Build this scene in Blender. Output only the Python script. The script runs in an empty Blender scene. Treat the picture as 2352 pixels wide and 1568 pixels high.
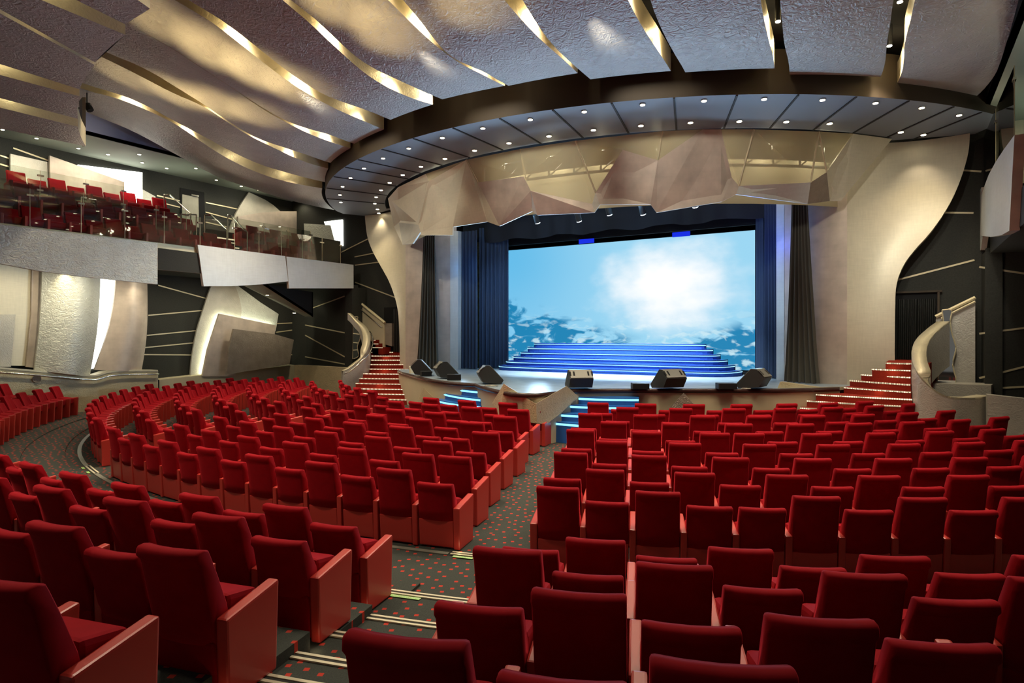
import bpy, bmesh, math, random
from mathutils import Vector, Matrix
random.seed(7)
SC = bpy.context.scene
COL = SC.collection
PI = math.pi
rad = math.radians

# ------------------------------------------------------------------ survey
# World: x across the stage, y towards the stage (screen wall at y=0), z up.
FOC, HOR, YAW = 1450.0, 770.757, rad(31.439)
CAM = Vector((9.08889, -22.62, 2.80))
CS, SN = math.cos(YAW), math.sin(YAW)
VC = 1.2          # centre of the seating circles (0, VC)
VR = 1.8          # centre of the radiating ceiling

def ray(px, py):
    X = (px - 1176) / FOC
    return Vector((X * CS - SN, CS + X * SN, (HOR - py) / FOC))
def on_z(px, py, z):
    d = ray(px, py); return CAM + d * ((z - CAM.z) / d.z)
def on_v(px, py, v):
    d = ray(px, py); return CAM + d * ((v - CAM.y) / d.y)
def on_u(px, py, u):
    d = ray(px, py); return CAM + d * ((u - CAM.x) / d.x)
def on_pl(px, py, p, q):
    n = Vector((-(q[1] - p[1]), q[0] - p[0], 0)); d = ray(px, py)
    return CAM + d * (n.dot(Vector((p[0], p[1], 0)) - CAM) / n.dot(d))
def on_d(px, py, Z):
    return CAM + ray(px, py) * Z
def on_cyl(px, py, R, cv, far=True):
    d = ray(px, py); ox, oy = CAM.x, CAM.y - cv
    a = d.x ** 2 + d.y ** 2; b = 2 * (ox * d.x + oy * d.y); c = ox * ox + oy * oy - R * R
    D = max(b * b - 4 * a * c, 0)
    t = (-b + (1 if far else -1) * math.sqrt(D)) / 2 / a
    return CAM + d * t
def proj(p):
    du, dv = p[0] - CAM.x, p[1] - CAM.y
    Z = dv * CS - du * SN; X = du * CS + dv * SN
    if Z < .05: return (-1e6, 0, Z)
    return (1176 + FOC * X / Z, HOR - FOC * (p[2] - CAM.z) / Z, Z)
def pol(r, deg, z=0.0, c=VC):
    a = rad(deg); return Vector((r * math.sin(a), c - r * math.cos(a), z))

# ------------------------------------------------------------------ materials
MATS = {}
def mat(name, col, rough=.6, metal=0., spec=.5, bump=None, var=0., emit=None, sheen=0., vscale=3., coat=0., stretch=(1, 1, 1)):
    if name in MATS: return MATS[name]
    m = bpy.data.materials.new(name); m.use_nodes = True; MATS[name] = m
    nt = m.node_tree; N = nt.nodes; L = nt.links; b = N['Principled BSDF']
    b.inputs['Base Color'].default_value = (*col, 1)
    b.inputs['Roughness'].default_value = rough; b.inputs['Metallic'].default_value = metal
    b.inputs['Specular IOR Level'].default_value = spec
    if coat: b.inputs['Coat Weight'].default_value = coat; b.inputs['Coat Roughness'].default_value = .15
    if sheen:
        b.inputs['Sheen Weight'].default_value = sheen; b.inputs['Sheen Roughness'].default_value = .35
        b.inputs['Sheen Tint'].default_value = (1., .05, .07, 1)
    if emit:
        b.inputs['Emission Color'].default_value = (*emit[0], 1); b.inputs['Emission Strength'].default_value = emit[1]
    if var or bump:
        tc = N.new('ShaderNodeTexCoord'); mp = N.new('ShaderNodeMapping'); mp.inputs['Scale'].default_value = stretch
        L.new(tc.outputs['Object'], mp.inputs['Vector'])
    if var:
        nz = N.new('ShaderNodeTexNoise'); nz.inputs['Scale'].default_value = vscale; nz.inputs['Detail'].default_value = 5
        L.new(mp.outputs[0], nz.inputs['Vector'])
        rp = N.new('ShaderNodeValToRGB'); rp.color_ramp.elements[0].position = .3; rp.color_ramp.elements[1].position = .72
        rp.color_ramp.elements[0].color = (*[c * (1 - var) for c in col], 1); rp.color_ramp.elements[1].color = (*[min(1, c * (1 + var)) for c in col], 1)
        L.new(nz.outputs['Fac'], rp.inputs[0]); L.new(rp.outputs[0], b.inputs['Base Color'])
    if bump:
        kind, sc, st, dist = bump
        if kind == 'swirl':
            n0 = N.new('ShaderNodeTexNoise'); n0.inputs['Scale'].default_value = sc * .5; n0.inputs['Detail'].default_value = 2
            L.new(mp.outputs[0], n0.inputs['Vector'])
            t = N.new('ShaderNodeTexNoise'); t.inputs['Scale'].default_value = sc; t.inputs['Detail'].default_value = 3; t.inputs['Distortion'].default_value = 2.6
            L.new(mp.outputs[0], t.inputs['Vector']); h = t.outputs['Fac']
        elif kind == 'weave':
            w1 = N.new('ShaderNodeTexNoise'); w1.inputs['Scale'].default_value = sc; w1.inputs['Detail'].default_value = 3
            m2 = N.new('ShaderNodeMapping'); m2.inputs['Scale'].default_value = (1, 1, .12); L.new(mp.outputs[0], m2.inputs[0]); L.new(m2.outputs[0], w1.inputs['Vector'])
            w2 = N.new('ShaderNodeTexNoise'); w2.inputs['Scale'].default_value = sc; w2.inputs['Detail'].default_value = 3
            m3 = N.new('ShaderNodeMapping'); m3.inputs['Scale'].default_value = (.12, .12, 1); L.new(mp.outputs[0], m3.inputs[0]); L.new(m3.outputs[0], w2.inputs['Vector'])
            ad = N.new('ShaderNodeMath'); L.new(w1.outputs['Fac'], ad.inputs[0]); L.new(w2.outputs['Fac'], ad.inputs[1]); h = ad.outputs[0]
            mx = N.new('ShaderNodeMapRange'); mx.inputs['From Min'].default_value = .7; mx.inputs['From Max'].default_value = 1.3
            mx.inputs['To Min'].default_value = .95; mx.inputs['To Max'].default_value = 1.045; L.new(h, mx.inputs['Value'])
            mm = N.new('ShaderNodeVectorMath'); mm.operation = 'SCALE'; mm.inputs[0].default_value = col
            if var: L.new(rp.outputs[0], mm.inputs[0])
            L.new(mx.outputs[0], mm.inputs['Scale']); L.new(mm.outputs[0], b.inputs['Base Color'])
        else:
            t = N.new('ShaderNodeTexNoise'); t.inputs['Scale'].default_value = sc; t.inputs['Detail'].default_value = 6
            L.new(mp.outputs[0], t.inputs['Vector']); h = t.outputs['Fac']
        bp = N.new('ShaderNodeBump'); bp.inputs['Strength'].default_value = st; bp.inputs['Distance'].default_value = dist
        L.new(h, bp.inputs['Height']); L.new(bp.outputs[0], b.inputs['Normal'])
    return m

VELVET = mat('red_velvet', (.26, .002, .007), .8, spec=.10, sheen=.5, var=.10, vscale=9)
LEATHER = mat('red_leather', (.47, .036, .026), .36, spec=.6, bump=('n', 220, .15, .002))
SILVER = mat('swirled_silver_leaf', (.385, .365, .33), .50, metal=.22, bump=('swirl', 6.5, .62, .06), var=.07, vscale=2, stretch=(1, 1, 1))
SILVERSIDE = mat('panel_edge_leaf', (.58, .52, .36), .42, metal=.3, bump=('swirl', 6, .2, .05), var=.08)
GOLD = mat('champagne_gold_leaf', (.62, .57, .44), .46, metal=.25, bump=('weave', 26, .03, .01), var=.07, vscale=.7)
GOLDPINK = mat('rosy_gold_leaf', (.50, .425, .36), .48, metal=.2, bump=('weave', 9, .06, .02), var=.16, vscale=2.2)
GOLDSWIRL = mat('swirled_gold_leaf', (.52, .45, .28), .40, metal=.3, bump=('swirl', 9, .35, .06), var=.1)
GREYLEAF = mat('grey_leaf', (.46, .44, .38), .42, metal=.25, bump=('swirl', 9, .3, .05), var=.08)
BROWNLEAF = mat('bronze_leaf', (.28, .235, .19), .42, metal=.4, bump=('swirl', 12, .6, .06), var=.15)
PALEBLUE = mat('pale_silver_leaf', (.58, .60, .58), .42, metal=.2, bump=('weave', 20, .05, .02), var=.06, vscale=1)
PALESWIRL = mat('pale_hammered_leaf', (.55, .57, .52), .42, metal=.25, bump=('swirl', 5, .5, .06), var=.06, stretch=(1, 1, 1.6))
BLACKWALL = mat('black_wall_covering', (.026, .027, .023), .75, spec=.3, var=.2, vscale=30)
TRIM = mat('pale_brass_strip', (.62, .55, .36), .4, metal=.3)
SOFFIT = mat('slate_soffit', (.17, .20, .235), .6, spec=.3)
SOFFITGAP = mat('soffit_groove', (.008, .008, .009), .8)
FASCIA = mat('brown_fascia', (.05, .037, .024), .65, spec=.3)
DARKCEIL = mat('dark_ceiling_void', (.016, .015, .014), .85, spec=.1)
LOWCEIL = mat('grey_green_ceiling', (.28, .31, .25), .7, spec=.2)
PURPLE = mat('lilac_fascia', (.22, .225, .32), .6, spec=.2)
BLACKCLOTH = mat('black_cloth', (.022, .026, .034), .9, spec=.15, sheen=.0)
GREYCLOTH = mat('grey_curtain_cloth', (.085, .082, .07), .85, spec=.15)
BLUECLOTH = mat('navy_curtain_cloth', (.035, .055, .10), .8, spec=.2)
BLACKSHINE = mat('black_satin', (.008, .009, .008), .32, spec=.5)
STAGEFLOOR = mat('worn_stage_floor', (.24, .30, .34), .34, spec=.45, var=.35, vscale=2.2, stretch=(1, 3.2, 1))
LIP = mat('dark_wood_lip', (.035, .016, .014), .25, spec=.5)
BLUECARPET = mat('blue_step_carpet', (.010, .055, .30), .6, spec=.3, var=.15, vscale=20)
BLUEGLOSS = mat('blue_lacquer', (.015, .10, .34), .28, spec=.5)
REDCARPET = mat('red_stair_carpet', (.24, .022, .012), .9, spec=.1, var=.25, vscale=60)
DARKGLOSS = mat('black_cabinet', (.02, .021, .021), .5, spec=.4)
GREYMET = mat('grey_steel_grille', (.19, .19, .165), .45, metal=.35)
BLACK = mat('matt_black', (.006, .006, .007), .7, spec=.2)
CHROME = mat('polished_chrome', (.72, .70, .62), .18, metal=1.)
MIRROR = mat('mirror', (.8, .8, .8), .03, metal=1.)
NOSING = mat('aluminium_nosing', (.70, .66, .48), .4, metal=.2)
DOORLEAF = mat('grey_door', (.30, .29, .24), .5, metal=.2, var=.1)
GREENTAG = mat('green_sticker', (.35, .62, .20), .6)
TAGTEXT = mat('sticker_lettering', (.85, .9, .7), .6)
CREAM = mat('cream_panel', (.52, .46, .31), .55, metal=.15, var=.06, vscale=1)
BRICK = mat('yellowed_brick', (.32, .30, .12), .8, var=.5, vscale=9)
def emi(name, col, st):
    m = bpy.data.materials.new(name); m.use_nodes = True; nt = m.node_tree; nt.nodes.clear()
    e = nt.nodes.new('ShaderNodeEmission'); o = nt.nodes.new('ShaderNodeOutputMaterial')
    e.inputs[0].default_value = (*col, 1); e.inputs[1].default_value = st; nt.links.new(e.outputs[0], o.inputs[0]); MATS[name] = m; return m
LAMP = emi('lamp_glow', (1., .86, .58), 14)
LAMPW = emi('lamp_glow_white', (1., .92, .75), 18)
LIGHTBOX = emi('light_box_glow', (1., 1., .90), 4.5)
BLUELED = emi('blue_led_strip', (.20, .66, 1.), 1.9)
CYANLED = emi('cyan_led_strip', (.34, .80, 1.), 1.6)
BACKGLOW = emi('hidden_strip_glow', (.95, 1., .72), 16)
STAGELAMP = emi('stage_lamp_glow', (.80, .92, 1.), 12)
BLUEWASH = emi('blue_wash_glow', (.01, .03, .75), .9)
def dots_led(name, col, st, sc):
    m = bpy.data.materials.new(name); m.use_nodes = True; nt = m.node_tree; N = nt.nodes; N.clear(); L = nt.links
    tc = N.new('ShaderNodeTexCoord'); vo = N.new('ShaderNodeTexVoronoi'); vo.inputs['Scale'].default_value = sc; vo.inputs['Randomness'].default_value = 0
    mr = N.new('ShaderNodeMapRange'); mr.inputs['From Min'].default_value = .5; mr.inputs['From Max'].default_value = .2; mr.inputs['To Min'].default_value = .35; mr.inputs['To Max'].default_value = st
    e = N.new('ShaderNodeEmission'); e.inputs[0].default_value = (*col, 1); o = N.new('ShaderNodeOutputMaterial')
    L.new(tc.outputs['Object'], vo.inputs['Vector']); L.new(vo.outputs['Distance'], mr.inputs['Value']); L.new(mr.outputs[0], e.inputs[1]); L.new(e.outputs[0], o.inputs[0]); return m
WARMLED = dots_led('warm_led_dots', (1., .80, .50), 2.6, 20)

def mk_carpet():
    m = bpy.data.materials.new('dotted_carpet'); m.use_nodes = True; nt = m.node_tree; N = nt.nodes; L = nt.links; b = N['Principled BSDF']
    b.inputs['Roughness'].default_value = .95; b.inputs['Specular IOR Level'].default_value = .08
    tc = N.new('ShaderNodeTexCoord'); mp = N.new('ShaderNodeMapping'); mp.inputs['Rotation'].default_value = (0, 0, .3); mp.inputs['Scale'].default_value = (1, 1, 0)
    L.new(tc.outputs['Object'], mp.inputs[0])
    vo = N.new('ShaderNodeTexVoronoi'); vo.voronoi_dimensions = '2D'; vo.distance = 'MANHATTAN'; vo.inputs['Scale'].default_value = 6.4; vo.inputs['Randomness'].default_value = .55
    L.new(mp.outputs[0], vo.inputs['Vector'])
    lt = N.new('ShaderNodeMath'); lt.operation = 'LESS_THAN'; lt.inputs[1].default_value = .19; L.new(vo.outputs['Distance'], lt.inputs[0])
    nz = N.new('ShaderNodeTexNoise'); nz.inputs['Scale'].default_value = 90; L.new(tc.outputs['Object'], nz.inputs['Vector'])
    rp = N.new('ShaderNodeValToRGB'); rp.color_ramp.elements[0].color = (.026, .031, .028, 1); rp.color_ramp.elements[1].color = (.070, .076, .066, 1); L.new(nz.outputs['Fac'], rp.inputs[0])
    mx = N.new('ShaderNodeMix'); mx.data_type = 'RGBA'; L.new(lt.outputs[0], mx.inputs['Factor']); L.new(rp.outputs[0], mx.inputs['A']); mx.inputs['B'].default_value = (.42, .045, .03, 1)
    L.new(mx.outputs['Result'], b.inputs['Base Color']); return m
CARPET = mk_carpet()

def mk_glass(name, tint, refl):
    m = bpy.data.materials.new(name); m.use_nodes = True; nt = m.node_tree; N = nt.nodes; N.clear(); L = nt.links
    t = N.new('ShaderNodeBsdfTransparent'); t.inputs[0].default_value = (*tint, 1); g = N.new('ShaderNodeBsdfGlossy'); g.inputs['Roughness'].default_value = .02
    mx = N.new('ShaderNodeMixShader'); fr = N.new('ShaderNodeFresnel'); fr.inputs[0].default_value = 1.5
    ml = N.new('ShaderNodeMath'); ml.operation = 'MULTIPLY'; ml.inputs[1].default_value = refl; L.new(fr.outputs[0], ml.inputs[0])
    o = N.new('ShaderNodeOutputMaterial'); L.new(ml.outputs[0], mx.inputs[0]); L.new(t.outputs[0], mx.inputs[1]); L.new(g.outputs[0], mx.inputs[2]); L.new(mx.outputs[0], o.inputs[0]); return m
GLASS = mk_glass('balustrade_glass', (.90, .93, .90), 1.1)
def mk_scrim():
    m = bpy.data.materials.new('gold_gauze'); m.use_nodes = True; nt = m.node_tree; N = nt.nodes; N.clear(); L = nt.links
    t = N.new('ShaderNodeBsdfTransparent'); d = N.new('ShaderNodeBsdfDiffuse'); d.inputs[0].default_value = (.70, .64, .44, 1)
    mx = N.new('ShaderNodeMixShader'); mx.inputs[0].default_value = .42; o = N.new('ShaderNodeOutputMaterial')
    L.new(t.outputs[0], mx.inputs[1]); L.new(d.outputs[0], mx.inputs[2]); L.new(mx.outputs[0], o.inputs[0]); return m
SCRIM = mk_scrim()

def mk_screen():
    # what the screen shows: a bright sun glow in a pale blue sky over torn cloud; coordinates are metres on the screen
    m = bpy.data.materials.new('screen_picture'); m.use_nodes = True; nt = m.node_tree; N = nt.nodes; N.clear(); L = nt.links
    tc = N.new('ShaderNodeTexCoord'); sp = N.new('ShaderNodeSeparateXYZ'); L.new(tc.outputs['Object'], sp.inputs[0])
    def rng(src, a, b, c, d, sm=True):
        n = N.new('ShaderNodeMapRange'); n.interpolation_type = 'SMOOTHSTEP' if sm else 'LINEAR'
        for k, v in zip(('From Min', 'From Max', 'To Min', 'To Max'), (a, b, c, d)): n.inputs[k].default_value = v
        L.new(src, n.inputs['Value']); return n.outputs[0]
    def mth(op, a, b):
        n = N.new('ShaderNodeMath'); n.operation = op
        for i, q in enumerate((a, b)):
            if isinstance(q, (int, float)): n.inputs[i].default_value = q
            else: L.new(q, n.inputs[i])
        return n.outputs[0]
    def noise(scale, stretch, det, dist=0.):
        mp = N.new('ShaderNodeMapping'); mp.inputs['Scale'].default_value = stretch; mp.inputs['Rotation'].default_value = (0, .22, 0); L.new(tc.outputs['Object'], mp.inputs[0])
        n = N.new('ShaderNodeTexNoise'); n.inputs['Scale'].default_value = scale; n.inputs['Detail'].default_value = det; n.inputs['Distortion'].default_value = dist
        L.new(mp.outputs[0], n.inputs['Vector']); return n.outputs['Fac']
    x, z = sp.outputs['X'], sp.outputs['Z']
    big = noise(.7, (1, 1, 1.6), 6)
    dx = mth('MULTIPLY', mth('SUBTRACT', x, 1.9), .62); dz = mth('SUBTRACT', z, 3.05)
    rr = mth('SQRT', mth('ADD', mth('MULTIPLY', dx, dx), mth('MULTIPLY', dz, dz)), 0)
    rr = mth('ADD', rr, mth('MULTIPLY', mth('SUBTRACT', big, .5), 1.9))
    glow = rng(rr, 2.1, .35, 0, 1)
    edge = rng(x, 1., -5., 0, 1)
    sky = N.new('ShaderNodeMix'); sky.data_type = 'RGBA'; sky.inputs['A'].default_value = (.34, .69, .91, 1); sky.inputs['B'].default_value = (.115, .50, .83, 1)
    L.new(mth('MULTIPLY', edge, rng(z, 1.5, 4.5, .55, .9)), sky.inputs['Factor'])
    low = rng(mth('ADD', z, mth('MULTIPLY', mth('ABSOLUTE', mth('SUBTRACT', x, 1.6), 0), -.30)), 1.25, -.35, 0, 1)
    st = noise(.95, (1, 1, 2.3), 7, .9)
    dark = mth('MULTIPLY', rng(mth('ADD', st, mth('MULTIPLY', low, .16)), .52, .64, 0, .95), rng(low, 0, .4, 0, 1))
    c1 = N.new('ShaderNodeMix'); c1.data_type = 'RGBA'; L.new(dark, c1.inputs['Factor']); L.new(sky.outputs['Result'], c1.inputs['A']); c1.inputs['B'].default_value = (.006, .22, .46, 1)
    st2 = noise(1.5, (1, 1, 2.4), 5, .5)
    lite = mth('MULTIPLY', rng(st2, .51, .64, 0, .8), rng(z, 2.6, .9, 0, 1))
    c2 = N.new('ShaderNodeMix'); c2.data_type = 'RGBA'; L.new(lite, c2.inputs['Factor']); L.new(c1.outputs['Result'], c2.inputs['A']); c2.inputs['B'].default_value = (.62, .85, .93, 1)
    c3 = N.new('ShaderNodeMix'); c3.data_type = 'RGBA'; L.new(glow, c3.inputs['Factor']); L.new(c2.outputs['Result'], c3.inputs['A']); c3.inputs['B'].default_value = (1.05, 1.05, 1.05, 1)
    e = N.new('ShaderNodeEmission'); L.new(c3.outputs['Result'], e.inputs[0]); e.inputs[1].default_value = .86
    o = N.new('ShaderNodeOutputMaterial'); L.new(e.outputs[0], o.inputs[0]); return m
SCREEN = mk_screen()

# ------------------------------------------------------------------ mesh helpers
class MB:
    def __init__(s): s.v = []; s.f = []; s.mi = []
    def add(s, vs, fs, mi=0):
        n = len(s.v); s.v += [Vector(q) for q in vs]; s.f += [[i + n for i in f] for f in fs]; s.mi += [mi] * len(fs); return s
    def box(s, c, sz, rz=0., mi=0, rx=0.):
        x, y, z = (q / 2 for q in sz); R = Matrix.Rotation(rz, 3, 'Z') @ Matrix.Rotation(rx, 3, 'X')
        vs = [Vector(c) + R @ Vector((a * x, b * y, d * z)) for a in (-1, 1) for b in (-1, 1) for d in (-1, 1)]
        return s.add(vs, [(0, 1, 3, 2), (4, 6, 7, 5), (0, 4, 5, 1), (2, 3, 7, 6), (0, 2, 6, 4), (1, 5, 7, 3)], mi)
    def slab(s, poly, off, mi=0, mside=None):
        # closed slab: polygon points and the same points moved by off
        n = len(poly); off = Vector(off); vs = [Vector(p) for p in poly] + [Vector(p) + off for p in poly]
        s.add(vs, [list(range(n)), list(range(2 * n - 1, n - 1, -1))], mi)
        b = len(s.v) - 2 * n
        for i in range(n):
            j = (i + 1) % n; s.f.append([b + i, b + n + i, b + n + j, b + j]); s.mi.append(mi if mside is None else mside)
        return s
    def prism(s, pts, z0, z1, mi=0, mside=None):
        return s.slab([(p[0], p[1], z0) for p in pts], (0, 0, z1 - z0), mi, mside)
    def grid(s, rows, mi=0, closed=False):
        n = len(s.v); w = len(rows[0])
        for r in rows: s.v += [Vector(p) for p in r]
        for i in range(len(rows) - 1):
            for j in range(w - (0 if closed else 1)):
                k = (j + 1) % w; s.f.append([n + i * w + j, n + i * w + k, n + (i + 1) * w + k, n + (i + 1) * w + j]); s.mi.append(mi)
        return s
    def tube(s, pts, r, seg=8, mi=0, cap=True):
        pts = [Vector(p) for p in pts]; rings = []
        for i, p in enumerate(pts):
            t = (pts[min(i + 1, len(pts) - 1)] - pts[max(i - 1, 0)]).normalized()
            a = t.cross(Vector((0, 0, 1)))
            if a.length < 1e-3: a = t.cross(Vector((0, 1, 0)))
            a.normalize(); b = t.cross(a)
            rings.append([p + (a * math.cos(2 * PI * k / seg) + b * math.sin(2 * PI * k / seg)) * r for k in range(seg)])
        n = len(s.v); s.grid(rings, mi, True)
        if cap:
            s.f.append([n + k for k in range(seg)]); s.mi.append(mi)
            m = n + (len(rings) - 1) * seg; s.f.append([m + k for k in range(seg - 1, -1, -1)]); s.mi.append(mi)
        return s
    def disc(s, c, r, axis=(0, 0, 1), h=.02, seg=14, mi=0):
        ax = Vector(axis).normalized(); a = ax.cross(Vector((.3, .9, .1))).normalized(); b = ax.cross(a)
        return s.slab([Vector(c) + (a * math.cos(2 * PI * k / seg) + b * math.sin(2 * PI * k / seg)) * r for k in range(seg)], ax * h, mi)

def world_loc(o):
    l = Vector((0, 0, 0))
    while o is not None: l = l + o.location; o = o.parent
    return l
def obj(name, mb, mats, parent=None, smooth=False, base=None, bevel=0.):
    """one mesh object; world coordinates are made relative to the parent (or to base)"""
    if not isinstance(mats, (list, tuple)): mats = [mats]
    if parent is not None: o0 = world_loc(parent)
    elif base is not None: o0 = Vector(base)
    else:
        xs = [p.x for p in mb.v]; ys = [p.y for p in mb.v]; o0 = Vector(((min(xs) + max(xs)) / 2, (min(ys) + max(ys)) / 2, min(p.z for p in mb.v)))
    me = bpy.data.meshes.new(name); me.from_pydata([p - o0 for p in mb.v], [], mb.f)
    for m in mats: me.materials.append(m)
    for p, i in zip(me.polygons, mb.mi): p.material_index = i; p.use_smooth = smooth
    bm = bmesh.new(); bm.from_mesh(me)
    if bevel: 
        bmesh.ops.remove_doubles(bm, verts=bm.verts, dist=1e-5)
        es = [e for e in bm.edges if len(e.link_faces) == 2 and e.calc_face_angle(0) > .5]
        bmesh.ops.bevel(bm, geom=es, offset=bevel, segments=2, profile=.6, affect='EDGES', clamp_overlap=True)
    bmesh.ops.recalc_face_normals(bm, faces=bm.faces); bm.to_mesh(me); bm.free()
    o = bpy.data.objects.new(name, me); COL.objects.link(o)
    if parent is not None: o.parent = parent
    else: o.location = o0
    return o
def tag(o, label=None, cat=None, group=None, kind=None):
    if label: o['label'] = label
    if cat: o['category'] = cat
    if group: o['group'] = group
    if kind: o['kind'] = kind
    return o
def thing(name, label, cat, loc=(0, 0, 0), rz=0., group=None):
    o = bpy.data.objects.new(name, None); COL.objects.link(o); o.location = loc; o.rotation_euler = (0, 0, rz); o.empty_display_size = .2
    return tag(o, label, cat, group)
def struct(name, mb, mats, label=None, parent=None, smooth=False):
    o = obj(name, mb, mats, parent, smooth, base=(0, 0, 0) if parent is None else None)
    if parent is None: tag(o, label, 'wall' if name.startswith('wall') else name.split('_')[0], kind='structure')
    return o
def lamp(name, loc, power, col=(1, .85, .6), kind='SPOT', angle=70, blend=.6, size=.05, aim=None, sizey=None):
    l = bpy.data.lights.new(name, kind); l.energy = power; l.color = col
    if kind == 'SPOT': l.spot_size = rad(angle); l.spot_blend = blend; l.shadow_soft_size = size
    elif kind == 'POINT': l.shadow_soft_size = size
    o = bpy.data.objects.new(name, l); COL.objects.link(o); o.location = loc
    if aim is not None: o.rotation_euler = (Vector(aim) - Vector(loc)).to_track_quat('-Z', 'Y').to_euler()
    return o
def lerp(a, b, t): return a + (b - a) * t
def interp(x, tab):
    if x <= tab[0][0]:
        (x0, y0), (x1, y1) = tab[0], tab[1]; return y0 + (x - x0) * (y1 - y0) / (x1 - x0)
    for (x0, y0), (x1, y1) in zip(tab, tab[1:]):
        if x <= x1: return y0 + (x - x0) * (y1 - y0) / (x1 - x0)
    (x0, y0), (x1, y1) = tab[-2], tab[-1]; return y0 + (x - x0) * (y1 - y0) / (x1 - x0)
ORD = ('first second third fourth fifth sixth seventh eighth ninth tenth eleventh twelfth thirteenth fourteenth fifteenth sixteenth seventeenth eighteenth nineteenth twentieth '
       'twenty-first twenty-second twenty-third twenty-fourth twenty-fifth twenty-sixth twenty-seventh twenty-eighth twenty-ninth thirtieth thirty-first thirty-second thirty-third thirty-fourth thirty-fifth').split()

# ------------------------------------------------------------------ camera
cd = bpy.data.cameras.new('camera'); cam = bpy.data.objects.new('camera', cd); COL.objects.link(cam)
cam.location = CAM; cam.rotation_euler = (PI / 2, 0, YAW); cd.sensor_width = 36; cd.lens = FOC / 2352 * 36; cd.shift_y = -(784 - HOR) / 2352
cd.clip_start = .05; SC.camera = cam
# ------------------------------------------------------------------ floor
AISLE_BANDS = [(19.38, .13), (20.15, .22), (20.70, .31), (21.25, .40), (21.72, .49), (22.25, .58), (22.75, .67), (23.3, .76)]
SEAT_BANDS = [(19.10, .13), (20.12, .31), (21.08, .49), (22.10, .67), (23.15, .85)]
def zf(r): return .07 + .0233 * (18.1 - r) if r < 18.3 else .10
def mk_floor():
    m = MB()
    def ring(r, z, a0, a1, n): return [pol(r, lerp(a0, a1, i / n), z) for i in range(n + 1)]
    m.grid([ring(r, zf(r), -100, 100, 100) for r in (4.5, 8, 11, 14, 16, 18.29)] + [ring(18.3, .10, -100, 100, 100), ring(19.4, .10, -100, 100, 100)])
    def bands(bs, a0, a1, n, rend):
        rows = [ring(bs[0][0], .08, a0, a1, n)]
        for i, (r, z) in enumerate(bs):
            r1 = bs[i + 1][0] if i + 1 < len(bs) else rend
            rows += [ring(r, z, a0, a1, n), ring(r1, z, a0, a1, n)]
        m.grid(rows)
    bands(SEAT_BANDS, -100, -18, 60, 28); bands(AISLE_BANDS, -18, -14.4, 4, 28); bands(SEAT_BANDS, -14.4, 14.2, 24, 28)
    bands(AISLE_BANDS, 14.2, 17.6, 4, 28); bands(SEAT_BANDS, 17.6, 100, 60, 28)
    for a in (-18, -14.4, 14.2, 17.6):       # cheeks of the raised tiers along the steps
        for i, (r, z) in enumerate(SEAT_BANDS):
            r1 = SEAT_BANDS[i + 1][0] if i + 1 < 5 else 28
            m.add([pol(r, a, .05), pol(r1, a, .05), pol(r1, a, z), pol(r, a, z)], [(0, 1, 2, 3)])
    return struct('floor', m, CARPET, 'dark carpet with small red diamonds under the seats and aisles')
mk_floor()

# step nosings and the curb
def nosing(r, z, a0, a1, label, led=True):
    t = thing('step_nosing', label, 'step edge', pol(r, (a0 + a1) / 2, z), group='step edges of the aisle')
    for nm, dr, mm in (('metal_strip', -.012, NOSING), ('metal_strip', .055, NOSING)):
        q = MB(); n = 6
        q.slab([pol(r + dr, lerp(a0, a1, i / n), z + .003) for i in range(n + 1)] + [pol(r + dr + .03, lerp(a1, a0, i / n), z + .003) for i in range(n + 1)], (0, 0, .012)); obj(nm, q, mm, t)
    q = MB(); q.slab([pol(r + .018, lerp(a0, a1, i / 6), z + .003) for i in range(7)] + [pol(r + .055, lerp(a1, a0, i / 6), z + .003) for i in range(7)], (0, 0, .006)); obj('grip_insert', q, BLACKWALL, t)
    return t
for i, (r, z) in enumerate(AISLE_BANDS[:7]):
    nosing(r, z, 13.0 if i > 0 else 13.6, 17.5, 'pale metal step edge, %s up from the cross aisle, in the stepped carpet aisle' % ORD[i])
nosing(17.97, .078, 13.9, 17.0, 'pale metal strip across the mouth of the carpeted centre aisle')
nosing(17.97, .078, -17.2, -14.2, 'pale metal strip across the mouth of the far left aisle')
q = MB(); q.grid([[pol(17.98, lerp(-75, 13.8, i / 90), .074) for i in range(91)], [pol(17.98, lerp(-75, 13.8, i / 90), .084) for i in range(91)], [pol(18.06, lerp(-75, 13.8, i / 90), .084) for i in range(91)], [pol(18.06, lerp(-75, 13.8, i / 90), .074) for i in range(91)]])
tag(obj('curb_edging', q, mat('grey_edging', (.19, .20, .16), .5)), 'grey curved edging on the carpet behind the middle and left seats', 'edging')
def sticker(r, a, z, w, label, txt):
    t = thing('step_sticker', label, 'sticker', pol(r, a, z + .002)); t.rotation_euler.z = rad(a)
    q = MB(); q.box((0, 0, .002), (w, .05, .003)); o = obj('sticker_sheet', q, GREENTAG, None, base=(0, 0, 0)); o.parent = t
    if txt:
        c = bpy.data.curves.new('lettering', 'FONT'); c.body = txt; c.size = .034; c.align_x = 'CENTER'; c.align_y = 'CENTER'; c.extrude = .0006
        e0 = bpy.data.objects.new('tmp_text', c); COL.objects.link(e0); bpy.context.view_layer.update()
        me = bpy.data.meshes.new_from_object(e0.evaluated_get(bpy.context.evaluated_depsgraph_get())); bpy.data.objects.remove(e0)
        me.materials.append(TAGTEXT); e = bpy.data.objects.new('lettering', me); COL.objects.link(e); e.parent = t; e.location = (0.02, 0, .0045)
sticker(19.44 + .06, 14.25, .13 + .004, .34, 'green step warning sticker with pale lettering beside the first nosing', 'WATCH YOUR STEP')
sticker(18.10, 14.5, .078, .26, 'green sticker on the carpet at the mouth of the centre aisle', 'WATCH YOUR STEP')
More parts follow.
